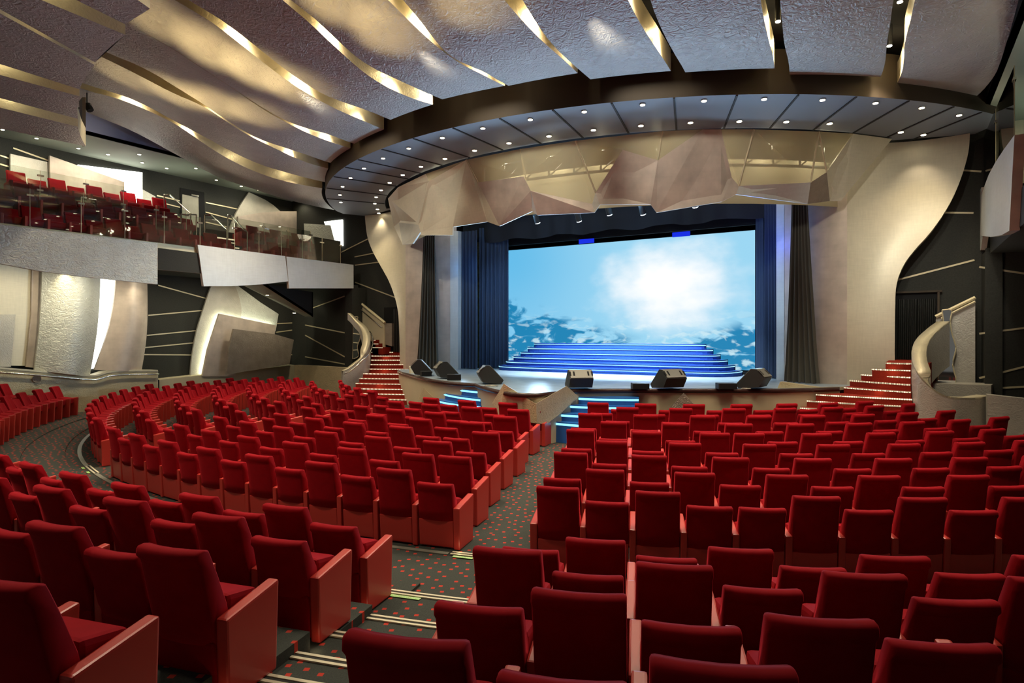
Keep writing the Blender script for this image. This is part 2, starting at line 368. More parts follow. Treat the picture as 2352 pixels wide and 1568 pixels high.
sticker(18.11, -16.7, .078, .2, 'green sticker, outer one at the mouth of the far left aisle', None)
sticker(18.11, -14.9, .078, .2, 'green sticker, inner one at the mouth of the far left aisle', None)

# ------------------------------------------------------------------ seats
def back_mesh(top, LN):
    m = MB(); W = .243
    def lean(z): return -.02 - LN * max(0, z - .12) / .88
    def prof(ins, bow):
        P = []
        zs = [.37, .5, top * .78, top - .105, top - .095]
        for z in zs: P.append((lean(z) + ins, z))
        P += [(lean(top) - .010 + ins, top - .06), (lean(top) - .008 + ins, top - .022), (lean(top) + .008 + ins * .4, top - .003 - ins * .8), (lean(top) + .05, top - ins * .8), (lean(top) + .088 - ins * .5, top - .010 - ins), (lean(top) + .105 - ins, top - .045)]
        for z in (top * .8, .6, .46, .37): P.append((lean(z) + .125 - ins + (.03 if z < .65 else 0), z))
        return [(y + bow, z) for y, z in P]
    rows = []
    for x, ins in ((-W, .014), (-W + .006, .004), (-W + .018, 0), (-.13, 0), (0, 0), (.13, 0), (W - .018, 0), (W - .006, .004), (W, .014)):
        bow = .035 * (x / W) ** 2
        rows.append([(x, y, z) for y, z in prof(ins, bow)])
    m.grid(rows, 0, True); n = len(rows[0]); L = len(rows)
    m.f += [list(range(n)), list(range(L * n - 1, (L - 1) * n - 1, -1))]; m.mi += [0, 0]
    return m
def proto(mb, mats, smooth=False, bevel=0.):
    o = obj('proto', mb, mats, None, smooth, base=(0, 0, 0), bevel=bevel); me = o.data; bpy.data.objects.remove(o); return me
ME = {}
ME['T'] = proto(back_mesh(1.0, .13), VELVET, True); ME['L'] = proto(back_mesh(.855, .13), VELVET, True); ME['TV'] = proto(back_mesh(1.0, .20), VELVET, True); ME['LV'] = proto(back_mesh(.855, .20), VELVET, True)
q = MB(); q.slab([(-.24, -.038, .375), (-.24, -.012, .03), (.24, -.012, .03), (.24, -.038, .375)], (0, .09, 0)); ME['lower'] = proto(q, LEATHER, False, .012)
q = MB(); q.slab([(-.24, -.062, .39), (-.24, -.01, .03), (.24, -.01, .03), (.24, -.062, .39)], (0, .13, 0)); ME['lowerV'] = proto(q, VELVET, False, .02)
q = MB(); q.slab([(-.235, .06, .40), (-.235, .33, .42), (-.235, .345, .60), (-.235, .06, .65)], (.47, 0, 0)); ME['seatV'] = proto(q, VELVET, False, .035)
q = MB(); q.slab([(-.235, .06, .38), (-.235, .27, .40), (-.235, .31, .60), (-.235, .06, .64)], (.47, 0, 0)); ME['seat'] = proto(q, VELVET, False, .05)
def arm_mb(x, w):
    q = MB(); q.slab([(x - w / 2, -.03, .015), (x - w / 2, .42, .015), (x - w / 2, .445, .625), (x - w / 2, -.05, .545)], (w, 0, 0)); return q
ME['arm'] = proto(arm_mb(.286, .074), LEATHER, False, .014)
ME['endR'] = proto(arm_mb(.288, .088), LEATHER, False, .016); ME['endL'] = proto(arm_mb(-.288, .088), LEATHER, False, .016)

Rb = {1: "T1282,1118 L1393,1149 T1510,1125 L1630,1160 L1750,1166 T1878,1138 L2004,1176 T2129,1145 L2257,1177", 2: "L1291,1094 T1389,1075 L1490,1105 T1599,1085 L1701,1114 T1811,1088 L1916,1117 T2027,1094 L2134,1120 T2250,1099",
3: "T1312,1036 L1402,1060 T1491,1045 L1582,1070 T1678,1050 L1773,1073 T1869,1053 L1964,1076 T2062,1056 L2151,1077 T2248,1053", 4: "L1328,1026 T1407,1012 L1490,1033 T1574,1017 L1657,1039 T1746,1020 L1828,1041 T1915,1021 L1999,1042 T2085,1020 L2160,1038 T2242,1016",
5: "T1340,987 L1412,1007 T1486,992 L1563,1011 T1639,995 T1718,995 L1794,1014 T1872,996 L1946,1011 T2018,991 L2090,1009 T2161,988 L2224,1006 T2291,985", 6: "L1350,981 T1417,969 L1484,986 T1552,971 L1621,990 T1694,973 L1765,991 T1836,974 L1902,989 T1967,970 L2030,986 T2094,967 L2155,981 T2211,963 L2262,977 T2312,957",
7: "T1359,948 L1418,965 T1488,951 L1554,969 T1614,954 L1677,970 T1743,956 L1804,970 T1868,953 L1925,968 T1985,953 L2035,965 T2090,946 L2137,960 T2185,942", 9: "T1372,924 L1428,940 T1483,926 L1539,940 T1594,928 L1650,943 T1707,928"}
Cb = {1: "L973,1111 T880,1081 L802,1095 T726,1065 L658,1077 T589,1051 L535,1057 T484,1028 L437,1039 T394,1012 L358,1021 T325,994 L298,1004 T271,980", 2: "T1021,1053 T943,1044 L871,1059 T799,1030 L738,1042 T675,1016 L624,1027 T574,1003 L532,1013 T490,986 L457,997 T425,973 L403,982",
3: "L1067,1039 T994,1014 L927,1028 T861,1003 L804,1017 T744,991 L699,1003 T651,979 L615,990 T572,967 L542,976 T512,955", 4: "T1105,994 L1037,1006 L976,1002 T919,979 L865,991 T813,969 L769,981 T724,961 L687,969 T649,948 L619,958",
5: "L1136,990 T1073,971 L1016,985 T962,961 L914,972 T868,951 L826,963 T781,943 L750,952 T715,933", 6: "T1159,955 L1103,969 L1050,964 T997,945 L950,957 T904,939 L865,950 T828,931"}
NB = {'N1': "L764,1205 T658,1158 L560,1174 T460,1134 L383,1150 T297,1109", 'N2': "L635,1238 T503,1180 L400,1197 T295,1142 L205,1165 T127,1115 L60,1134", 'N3': "T393,1256 L265,1264 T135,1199 L25,1216", 'N4': "T55,1335",
'RN1': "L1218,1258 T1368,1234 L1530,1277 T1700,1256 L1868,1302 T2055,1275 L2232,1318", 'RN2': "T1168,1254 L1350,1316 T1548,1292 L1752,1350 T1982,1312 L2200,1378", 'RN3': "L1100,1387 T1330,1352 L1586,1433 T1885,1418 L2165,1475", 'RN4': "T935,1455 L1290,1555 T1655,1512"}
def parse(s): return [(w[0], *map(float, w[1:].split(','))) for w in s.split()]
ROWS = []   # (block, row number, behind?, r_top, floor z, [(phi, kind)])
def fitrow(spec, z, even=True):
    P = parse(spec); a = []; r = []
    for k, x, y in P:
        p = on_z(x, y, z + (1.0 if k == 'T' else .855)); a.append(math.degrees(math.atan2(p.x, VC - p.y))); r.append(math.hypot(p.x, p.y - VC))
    n = len(P); R = sum(r) / n
    if n > 2 and even:   # even pitch along the row
        s = (sum(i * q for i, q in enumerate(a)) - n * (n - 1) / 2 * sum(a) / n) / (sum(i * i for i in range(n)) - n * ((n - 1) / 2) ** 2); b = sum(a) / n - s * (n - 1) / 2
        a = [b + s * i for i in range(n)]
    return R, [(q, k) if even else (q, k, .25 * R + .75 * ri) for q, (k, _, _), ri in zip(a, P, r)]
flip = {'T': 'L', 'L': 'T'}
def inframe(r, a, z, mx=60):
    x, y, d = proj(pol(r, a, z + .8)); return d > .8 and -mx < x < 2352 + mx and y < 1568 + 90
for k in range(1, 10):
    z = .07 + .0225 * (k - 1)
    if k in Rb: R, S = fitrow(Rb[k], z)
    else:
        R = 18.12 - .965 * (k - 1); st = math.degrees(.574 / R); S = [(17.75 + st * i, 'LT'[i % 2]) for i in range(4)]
    st = (S[-1][0] - S[0][0]) / (len(S) - 1)
    xmax = {6: 2330, 7: 2190, 8: 2130, 9: 2015}.get(k, 2500)
    while inframe(R, S[-1][0] + st, z) and len(S) < 22 and pol(R, S[-1][0] + st).x < 13.6 and proj(pol(R, S[-1][0] + st, z + .9))[0] < xmax: S.append((S[-1][0] + st, flip[S[-1][1]]))
    ROWS.append(('right', k, False, R, z, S))
    if k > 8: continue
    if k in Cb: R, S = fitrow(Cb[k], z)
    else:
        R = 18.0 - .965 * (k - 1); st = math.degrees(.578 / R); S = [(9.6 - .3 * (k - 7) - st * i, 'TL'[(i + k + 1) % 2]) for i in range(2)]
    st = (S[-1][0] - S[0][0]) / (len(S) - 1)
    while S[-1][0] + st > -12.0 + .25 * k: S.append((S[-1][0] + st, flip[S[-1][1]]))
    ROWS.append(('middle', k, False, R, z, S))
for k in range(1, 9):
    z = .07 + .0225 * (k - 1); R = 17.85 - .965 * (k - 1); st = math.degrees(.574 / R); S = []; a = -17.4
    amax = (52, 58, 61, 61, 61.5, 60, 50, 46)[k - 1]
    while a > -amax and pol(R, a).x > -14.9: S.append((a, 'LT'[(len(S) + k) % 2])); a -= st
    ROWS.append(('left', k, False, R, z, S))
for key, spec in NB.items():
    k = int(key[-1]); z = SEAT_BANDS[k - 1][1]; R, S = fitrow(spec, z, False)
    if key == 'N4': R = 23.2; S = [(13.75, 'T')]
    st = math.degrees(.574 / R)
    sg = 1 if key[0] == 'R' else -1
    while len(S) < 20 and inframe(R, S[-1][0] + sg * st, z) and (sg > 0 or S[-1][0] - st > -13.6): S.append((S[-1][0] + sg * st, flip[S[-1][1]]))
    ROWS.append(('right' if sg > 0 else 'middle', k, True, R, z, S))
for k in (1, 2, 3):
    z = SEAT_BANDS[k - 1][1]; R = 20.15 + .98 * (k - 1); st = math.degrees(.574 / R); S = []; a = -18.4
    while a > -51.5 and pol(R, a).x > -14.9: S.append((a, 'LT'[(len(S) + k + 1) % 2])); a -= st
    ROWS.append(('left', k, True, R, z, [s for s in S]))
SEATS = []
for blk, k, rear, R, z, S in ROWS:
    for i, sd in enumerate(S):
        a, kd = sd[:2]; rb = (sd[2] if len(sd) > 2 else R) - (.12 if rear else .09)
        p = pol(rb, a, z); px = proj(p + Vector((0, 0, .7)))
        if not inframe(rb, a, z, 110): continue
        SEATS.append(dict(b=blk, k=k, rear=rear, i=i, n=len(S), a=a, kd=kd, p=p, d=px[2]))
SEATS.sort(key=lambda s: s['d'])
print('seats in frame', len(SEATS))
def seat_parts(s):
    first, last = s['i'] == 0, s['i'] == s['n'] - 1
    inc = s['b'] == 'right'      # angle grows with the index in the right block, falls elsewhere
    V_ = 'V' if s['rear'] else ''
    P = [('backrest', s['kd'] + V_), ('lower_back_panel', 'lowerV' if s['rear'] else 'lower'), ('seat_cushion', 'seat' + V_)]
    hi = last if inc else first; lo = first if inc else last
    P.append(('end_panel', 'endR') if hi else ('armrest', 'arm'))
    if lo: P.append(('end_panel', 'endL'))
    return P
NIND = 300
for s in SEATS[:NIND]:
    side = {'right': 'aisle', 'middle': 'right aisle', 'left': 'left aisle'}[s['b']]
    lab = '%s red velvet seat, %s from %s, %s row %s cross aisle, %s block' % ('tall' if s['kd'] == 'T' else 'low', ORD[s['i']], side, ORD[s['k'] - 1], 'behind' if s['rear'] else 'ahead of', s['b'])
    t = thing('theatre_seat', lab, 'theatre seat', s['p'], rad(s['a']), 'red seats of the %s block %s the cross aisle' % (s['b'], 'behind' if s['rear'] else 'ahead of'))
    for nm, key in seat_parts(s):
        o = bpy.data.objects.new(nm, ME[key]); COL.objects.link(o); o.parent = t
if len(SEATS) > NIND:
    far = MB()
    for s in SEATS[NIND:]:
        M = Matrix.Translation(s['p']) @ Matrix.Rotation(rad(s['a']), 4, 'Z')
        for nm, key in seat_parts(s):
            me = ME[key]; far.add([M @ v.co for v in me.vertices], [list(f.vertices) for f in me.polygons], 0 if key[0] in 'TLs' or key == 'lowerV' else 1)
    print('far seats', len(SEATS) - NIND)
    tag(obj('theatre_seat_rows', far, [VELVET, LEATHER], None, False), 'massed far rows of small red velvet seats towards the side walls', 'theatre seats', kind='stuff')

# small floor lamps that graze the aisle end panels
for blk, k, rear, R, z, S in ROWS:
    if (blk == 'middle' and (rear or k == 1)) or (blk == 'left' and k == 1 and not rear):
        a = S[0][0]; t = pol((S[0][2] if len(S[0]) > 2 else R) - (.12 if rear else .09), a, z); M = Matrix.Rotation(rad(a), 3, 'Z')
        lamp('step_lamp_light', t + M @ Vector((.36, -.13, .06)), .14, (1, .72, .40), 'POINT', size=.015)
# ------------------------------------------------------------------ wave ceiling
FT = [(12, 8.42), (12.5, 8.37), (13.5, 8.30), (14.2, 8.33), (15, 8.48), (16, 8.76), (16.7, 9.0), (17.9, 9.42), (19.1, 9.66), (20.5, 9.85), (23, 10.0), (27, 10.1)]
def fz(r): return (interp(r - .3, FT) + interp(r, FT) + interp(r + .3, FT)) / 3
def on_wave(px, py):
    d = ray(px, py); t = 5.0; prev = None
    while t < 60:
        p = CAM + d * t; g = p.z - fz(math.hypot(p.x, p.y - VR))
        if prev is not None and prev < 0 <= g:
            a, b = t - .1, t
            for _ in range(20):
                c = (a + b) / 2; p = CAM + d * c
                if p.z - fz(math.hypot(p.x, p.y - VR)) < 0: a = c
                else: b = c
            break
        prev = g; t += .1
    return math.hypot(p.x, p.y - VR), math.degrees(math.atan2(p.x, VR - p.y))
EDGES = {
'Al': [(2057, 197), (2075, 100), (2100, 0)], 'Ar': [(2244, 220), (2310, 90), (2345, 20)],
'Bl': [(1813, 171), (1800, 100), (1790, 0)], 'Br': [(2022, 177), (2035, 100), (2050, 0)],
'Cl': [(1574, 166), (1550, 125), (1513, 54), (1493, 0)], 'Cr': [(1779, 157), (1762, 80), (1745, 0)],
'Dl': [(1356, 182), (1311, 143), (1282, 116), (1256, 87), (1224, 40), (1200, 0)], 'Dr': [(1541, 163), (1506, 108), (1477, 65), (1441, 0)],
'El': [(1168, 197), (1126, 173), (1105, 159), (1054, 143), (1014, 112), (985, 72), (953, 32), (926, 0)], 'Er': [(1327, 168), (1293, 134), (1247, 96), (1206, 54), (1157, 0)],
'Fl': [(1016, 228), (989, 217), (938, 193), (881, 168), (834, 144), (790, 106), (747, 65), (700, 21), (664, 0)], 'Fr': [(1160, 197), (1139, 188), (1108, 170), (1061, 148), (1018, 119), (978, 85), (935, 43), (891, 0)],
'Gl': [(897, 275), (852, 256), (808, 240), (772, 229), (736, 213), (700, 191), (644, 151), (585, 103), (534, 64), (482, 27), (428, 0)], 'Gr': [(994, 240), (953, 228), (917, 213), (873, 191), (826, 159), (790, 126), (743, 83), (700, 41), (647, 0)],
'Hl': [(814, 330), (754, 307), (700, 293), (671, 283), (530, 198), (382, 101), (330, 76)], 'Hr': [(882, 297), (826, 273), (779, 253), (736, 231), (671, 193), (620, 155), (568, 114), (516, 72), (458, 31), (396, 0)],
'Il': [(759, 374), (700, 353), (637, 332), (603, 323), (558, 299), (461, 234), (337, 158), (248, 124)], 'Ir': [(805, 340), (757, 325), (723, 312), (689, 297), (671, 287), (530, 199), (382, 102), (330, 77)],
'Jl': [(747, 418), (654, 394), (585, 372), (516, 339), (465, 311), (396, 275), (327, 237), (262, 213), (200, 196)], 'Jr': [(754, 387), (723, 379), (689, 367), (654, 351), (627, 337), (603, 327), (558, 303), (465, 240), (413, 222), (344, 186), (238, 134)],
'Kl': [(768, 482), (689, 465), (585, 434), (499, 406), (424, 365), (310, 303), (182, 251)], 'Kr': [(740, 432), (671, 420), (620, 406), (568, 386), (516, 360), (465, 327), (413, 289), (350, 258), (293, 234), (193, 207)]}
def edge_fn(pts):
    t = sorted(on_wave(*p) for p in pts); u = [t[0]]
    for q in t[1:]:
        if q[0] - u[-1][0] > .12: u.append(q)
    r0, rl = u[0][0], u[-1]
    sl = (u[-1][1] - u[0][1]) / (u[-1][0] - u[0][0]) * .6
    def f(r):
        if r >= rl[0]: return rl[1] + max(-12, min(12, sl * (r - rl[0])))
        if r <= r0: return u[0][1]
        return interp(r, u)
    f.r0 = r0; f.rl = rl[0]; return f
EF = {k: edge_fn(v) for k, v in EDGES.items()}
TH = .46
GAPS = []
names = 'KJIHGFEDCBA'
for i, c in enumerate(names):
    L_, R_ = EF[c + 'l'], EF[c + 'r']
    r0l, r0r = L_.r0, R_.r0; rend = 20.4
    NR, NA = 44, 8; bot = []
    for j in range(NR + 1):
        t = j / NR; row = []
        for k in range(NA + 1):
            s = k / NA; r = lerp(lerp(r0l, r0r, s), rend, t)
            # plan position eased between both edges
            dl, dr_ = min(.25, max(0, r - r0l)), min(.25, max(0, r - r0r)); al = sum(L_(r + d) for d in (-dl, 0, dl)) / 3; ar = sum(R_(r + d) for d in (-dr_, 0, dr_)) / 3
            row.append(pol(r, lerp(al, ar, s), fz(r), VR))
        bot.append(row)
    top = [[p + Vector((0, 0, TH)) for p in row] for row in bot]
    base = bot[0][NA // 2].copy()
    side = {'A': 'rightmost', 'K': 'lowest left'}.get(c)
    lab = 'wavy silver ceiling panel, %s' % ({'A': 'rightmost one above the right wall', 'K': 'outermost one along the left balcony'}.get(c) or '%s from the right-hand end of the fan' % ORD[10 - i])
    t = thing('ceiling_panel', lab, 'ceiling panel', base, group='fanned wave panels of the ceiling')
    q = MB(); q.grid(bot); obj('soffit_sheet', q, SILVER, t, True)
    for nm, k in (('edge_face', NA), ('edge_face', 0)):
        q = MB(); q.grid([[bot[j][k] for j in range(NR + 1)], [top[j][k] for j in range(NR + 1)]]); obj(nm, q, SILVERSIDE, t, True)
    q = MB(); q.grid([bot[0], top[0]]); q.grid(top); obj('back_sheet', q, FASCIA, t)
# dark void over the panels
q = MB()
q.grid([[pol(r, a, fz(max(r, 12)) + TH + .35, VR) for a in range(-100, 101, 4)] for r in (11.0, 12.2, 13, 14, 15, 16, 17, 18, 19, 20, 21, 22.5)])
struct('ceiling', q, DARKCEIL, 'dark ceiling void above the wave panels')

# lamps in the slots between panels
def slot_lamp(ra, ca, t, i, vis=None):
    pass
PAIRS = [('A', 'B'), ('B', 'C'), ('C', 'D'), ('D', 'E'), ('E', 'F'), ('F', 'G'), ('G', 'H'), ('H', 'I'), ('I', 'J'), ('J', 'K')]
def slot_point(r, right, left):
    a = (EF[right + 'l'](r) + EF[left + 'r'](r)) / 2; return pol(r, a, fz(r) + TH + .02, VR)
LIT = {('A', 'B'): (12.6, 13.9, 15.4), ('B', 'C'): (12.9, 13.9, 15.6), ('C', 'D'): (13.6, 15.2), ('D', 'E'): (13.4, 14.7, 16.2), ('E', 'F'): (12.6, 13.5, 15.2, 16.4), ('F', 'G'): (12.6, 13.8, 15.6, 17.0),
       ('G', 'H'): (12.9, 14.8, 16.4), ('H', 'I'): (12.7, 13.6), ('I', 'J'): (13.2, 14.3, 15.6), ('J', 'K'): (12.9, 14.4, 16.0, 17.6)}
def downlight(p, r, label, group, glow=LAMP, axis=(0, 0, -1)):
    t = thing('downlight', label, 'downlight', p, group=group)
    q = MB(); q.tube([(p.x, p.y, p.z - .012), (p.x, p.y, p.z + .012)], r * 1.25, 14); obj('rim', q, CHROME, t)
    q = MB(); q.disc((p.x, p.y, p.z - .013), r, axis, .006); obj('lamp_face', q, glow, t)
    return t
for (a, b), rs in LIT.items():
    wide = (a, b) in (('A', 'B'), ('B', 'C'))
    for r in rs:
        p = slot_point(r, a, b)
        lamp('slot_lamp_light', p - Vector((0, 0, .12)), 7 if not wide else 10, (1, .84, .52), 'POINT', size=.05)
        lamp('slot_downlight_light', p - Vector((0, 0, .10)), 330, (1, .82, .58), 'SPOT', angle=105, blend=.8, size=.10, aim=p - Vector((0, 0, 5)))
# the few slot lamps one can see
for px, py, lab in ((1787, 48, 'star-bright lamp in the ceiling slot, upper right of the screen'), (2067, 3, 'lamp at the top of the last wide ceiling slot'), (2043, 104, 'lamp in the last wide ceiling slot near the soffit'),
                    (1141, 183, 'bright lamp at the end of a ceiling slot left of centre'), (990, 215, 'bright lamp at the end of the narrow ceiling slot by the dark ring')):
    r, a = on_wave(px, py); p = CAM + ray(px, py) * ((pol(r, a, 0, VR) - CAM).xy.length / ray(px, py).xy.length)
    p = p + ray(px, py) * .35
    t = thing('slot_lamp', lab, 'ceiling lamp', p)
    q = MB(); q.tube([p + Vector((0, 0, .0)), p + Vector((0, 0, .4))], .05, 10); obj('lamp_body', q, BLACK, t)
    q = MB(); q.disc((p.x, p.y, p.z - .01), .045, (0, 0, -1), .01); obj('lamp_face', q, LAMPW, t)

# ------------------------------------------------------------------ soffit ring over the proscenium
OC, OR_, IC, IR, ZS = 3.4, 13.22, 3.7, 11.22, 8.05
AO = 57.0
outer = [pol(OR_, -AO + 2 * AO * i / 64, ZS, OC) for i in range(65)]
a_in = 53.0
inner = [pol(IR, -a_in + 2 * a_in * i / 48, ZS, IC) for i in range(49)]
pl = [Vector((-10.75, -2.4, ZS))]; pr = [Vector((10.75, -2.4, ZS))]
ring_t = thing('stage_soffit', 'wide slate grey curved soffit ring above the stage front', 'soffit', (0, -9.6, ZS))
q = MB()
n = 64
iin = [inner[min(48, int(round(i / n * 48)))] for i in range(n + 1)]
inn2 = [pol(IR, -a_in + 2 * a_in * i / n, ZS, IC) for i in range(n + 1)]
q.grid([outer, inn2]); 
q.add([outer[0], inn2[0], (-7.9, -3.1, ZS), (-10.8, -2.3, ZS), (-11.3, -3.2, ZS)], [(0, 1, 2, 3, 4)]); q.add([outer[-1], inn2[-1], (7.9, -3.1, ZS), (10.8, -2.3, ZS), (11.3, -3.2, ZS)], [(0, 1, 2, 3, 4)])
obj('soffit_sheet', q, SOFFIT, ring_t)
q = MB(); q.grid([outer, [p + Vector((0, 0, .98)) for p in outer]]); obj('outer_fascia', q, FASCIA, ring_t, True)
q = MB(); q.grid([inn2, [p + Vector((0, 0, .5)) for p in inn2]]); obj('inner_fascia', q, SOFFITGAP, ring_t, True)
JO = [(828, 367), (881, 343), (951, 318), (1040, 293), (1144, 269), (1267, 249), (1403, 231), (1549, 221), (1699, 210), (1844, 209), (1982, 213), (2101, 225), (2203, 240), (2250, 258), (790, 383), (765, 405), (757, 432), (760, 456)]
for x, y in JO:
    p = on_z(x, y, ZS); a = math.degrees(math.atan2(p.x, OC - p.y))
    p0 = pol(OR_ - .02, a, ZS, OC); p1 = pol(IR + .02, a * 1.03, ZS, IC); d = (p1 - p0).normalized(); w = Vector((-d.y, d.x, 0)) * .022
    q = MB(); q.slab([p0 - w, p1 - w, p1 + w, p0 + w], (0, 0, -.02)); obj('soffit_joint', q, SOFFITGAP, ring_t)
DO = [(783, 464), (781, 447), (787, 428), (805, 408), (836, 386), (880, 363), (939, 340), (1016, 316), (1109, 294), (1218, 274), (1342, 256), (1476, 240), (1617, 231), (1755, 227), (1889, 229), (2011, 236), (2117, 247), (2203, 264)]
DI = [(870, 489), (867, 480), (861, 467), (864, 452), (875, 436), (895, 419), (925, 401), (967, 382), (1022, 364), (1090, 345), (1169, 328), (1261, 312), (1363, 298), (1472, 288), (1586, 281), (1698, 278), (1806, 279), (1906, 283), (2069, 303), (2121, 309)]
for row, lst in (('outer', DO), ('inner', DI)):
    for i, (x, y) in enumerate(lst):
        p = on_z(x, y, ZS - .015)
        downlight(p, .055 if row == 'outer' else .06, 'round downlight in the slate soffit, %s from its left end in the %s row' % (ORD[i], row), 'downlights of the stage soffit')
        if i % 2 == 0 or row == 'inner': lamp('soffit_light', p - Vector((0, 0, .05)), 55, (1, .84, .6), angle=85, blend=.7, size=.05, aim=p - Vector((0, 0, 4)))

# ------------------------------------------------------------------ rear ceiling over the back seats
ZR = 8.0
RS = [((345, 20), (230, -60)), ((288, 56), (175, 0)), ((288, 80), (95, 0)), ((218, 143), (80, 66)), ((217, 149), (85, 77)), ((182.5, 205), (0, 147)), ((182.5, 221), (0, 172)), ((179, 273), (0, 225)), ((179, 291), (0, 247)), ((197, 336), (0, 295))]
def rear_line(a, b, r):
    p, q_ = on_z(*a, ZR), on_z(*b, ZR); d = (q_ - p).normalized(); return p + d * r
for i, (e0, e1, lab) in enumerate(((0, 1, 'nearest the wave panels'), (2, 3, 'second from the wave panels'), (4, 5, 'third from the wave panels'), (6, 7, 'fourth from the wave panels'), (8, 9, 'lowest one above the balcony seats'))):
    q = MB(); A = [rear_line(*RS[e0], s) for s in (0, 3, 6, 10, 15)]; B = [rear_line(*RS[e1], s) for s in (0, 3, 6, 10, 15)]
    t = thing('rear_ceiling_panel', 'flat silver rear ceiling panel, ' + lab, 'ceiling panel', (A[0] + B[0]) / 2, group='rear ceiling panels')
    mid = [A[0].lerp(B[0], k / 8) for k in range(9)]
    for k in range(1, 8):   # the front rim follows the round opening
        ang = math.atan2(mid[k].x, VR - mid[k].y); ra = math.hypot(A[0].x, A[0].y - VR); rb2 = math.hypot(B[0].x, B[0].y - VR); rr = lerp(ra, rb2, k / 8)
        mid[k] = pol(rr, math.degrees(ang), ZR, VR)
    q.add(mid + B[1:] + A[:0:-1], [list(range(9 + 4 + 4))]); obj('soffit_sheet', q, SILVER, t)
    q = MB(); q.grid([A, [p + Vector((0, 0, .5)) for p in A]]); obj('edge_face', q, SILVERSIDE, t)
    q = MB(); q.grid([B, [p + Vector((0, 0, .5)) for p in B]]); obj('edge_face', q, SILVERSIDE, t)
    q = MB(); q.grid([mid, [p + Vector((0, 0, .5)) for p in mid]]); obj('front_rim', q, SILVERSIDE, t)
for i in (1, 3, 5, 7):
    for s in (1.2, 3.4, 6):
        p = (rear_line(*RS[i], s) + rear_line(*RS[i + 1], s)) / 2 + Vector((0, 0, .42))
        lamp('rear_slot_light', p, 5, (1, .86, .52), 'POINT', size=.04)
q = MB(); q.grid([[rear_line(*RS[i], s) + Vector((0, 0, .62)) for i in range(10)] for s in (.15, 3, 6, 10, 15)]); struct('ceiling_rear', q, DARKCEIL, 'dark ceiling void over the rear panels')
# pale end fin of the rear ceiling and the small bracket spotlight below it
q = MB(); c = [on_z(181, 253, 9.2)]; 
P0 = on_z(197, 336, ZR); q.slab([P0, P0 + Vector((0, 0, 1.35)), pol(18.75, math.degrees(math.atan2(P0.x, VR - P0.y)) - 1.2, ZR + 1.35, VR), pol(18.7, math.degrees(math.atan2(P0.x, VR - P0.y)) - 1.0, ZR + .6, VR)], (-.08, -.05, 0))
tag(obj('ceiling_end_fin', q, SILVERSIDE), 'pale pointed fin at the end of the rear ceiling rim', 'ceiling fin')
p = on_u(200, 244, -10.2)
t = thing('bracket_spotlight', 'small black spotlight on a bracket at the edge of the rear ceiling', 'spotlight', p)
q = MB(); q.tube([p + Vector((0, 0, .05)), p + Vector((.08, .05, -.12))], .09, 10); obj('lamp_head', q, BLACK, t)
q = MB(); q.tube([p + Vector((0, 0, .05)), p + Vector((0, 0, .45))], .02, 6); q.tube([p + Vector((-.3, -.1, -.05)), p + Vector((.1, .05, .05))], .03, 6); obj('bracket', q, GREYMET, t)
for r, a, pw in ((17.6, -13, 30), (16.6, -12.5, 55), (15.7, -11.5, 60), (14.9, -10.5, 40), (17.6, -25, 26), (16.6, -23.5, 50), (15.8, -21.5, 50), (14.9, -19.5, 34), (16.4, 1.5, 45), (15.4, 3, 40), (15.6, 10, 30)):
    q_ = pol(r, a, fz(r), VR); lamp('wave_streak_fill', q_ + Vector((-.9, -.6, -1.9)), pw * 5, (1, .76, .36), angle=50, blend=1., size=.1, aim=q_)  # unseen spots hung below the panels, added for the warm streaks
for sg in (-1, 1):     # unseen uplights added behind both balcony fronts to brighten the ceiling
    for v in (-17, -13, -9, -5): lamp('ceiling_fill_light', Vector((sg * 11.6, v, 6.95)), 36, (1, .84, .62), angle=140, blend=1., size=.3, aim=Vector((sg * 2, v - .5, 10.5)))
for u in (-5.5, -2, 2, 5.5): lamp('blue_fill_light', Vector((u, -2.6, 2.75)), 900, (.44, .71, 1), angle=88, blend=1., size=.35, aim=Vector((2.5 + u * .9, -14, 8.2)))  # added blue spots low on the stage tint the ceiling; no fixtures there
lamp('blue_fill_light', Vector((3, -2.6, 3.2)), 750, (.50, .76, 1), angle=44, blend=1., size=.3, aim=Vector((-11, -8, 5.2)))  # more added spots, turned on the balcony fronts for blue light
lamp('blue_fill_light', Vector((3.5, -2.7, 3.2)), 1500, (.62, .84, 1), angle=40, blend=1., size=.3, aim=Vector((-11, -13, 5.2)))
lamp('blue_fill_light', Vector((-3, -2.6, 3.2)), 600, (.55, .78, 1), angle=36, blend=1., size=.3, aim=Vector((11, -4.5, 5.8)))
for a, u, z in ((-24, -9, 5.2), (-10, -4.5, 6.9), (4, 0.5, 6.9), (17, 4.5, 6.9), (30, 9, 5.4), (40, 9.4, 4.0)): lamp('stage_front_fill', pol(15.2, a, fz(15.2) - .25, VR), 760, (1, .93, .78), angle=38, blend=1., size=.12, aim=Vector((u, -5.5 + abs(u) * .3, z)))  # spots without fixtures, added to brighten the valance and wings
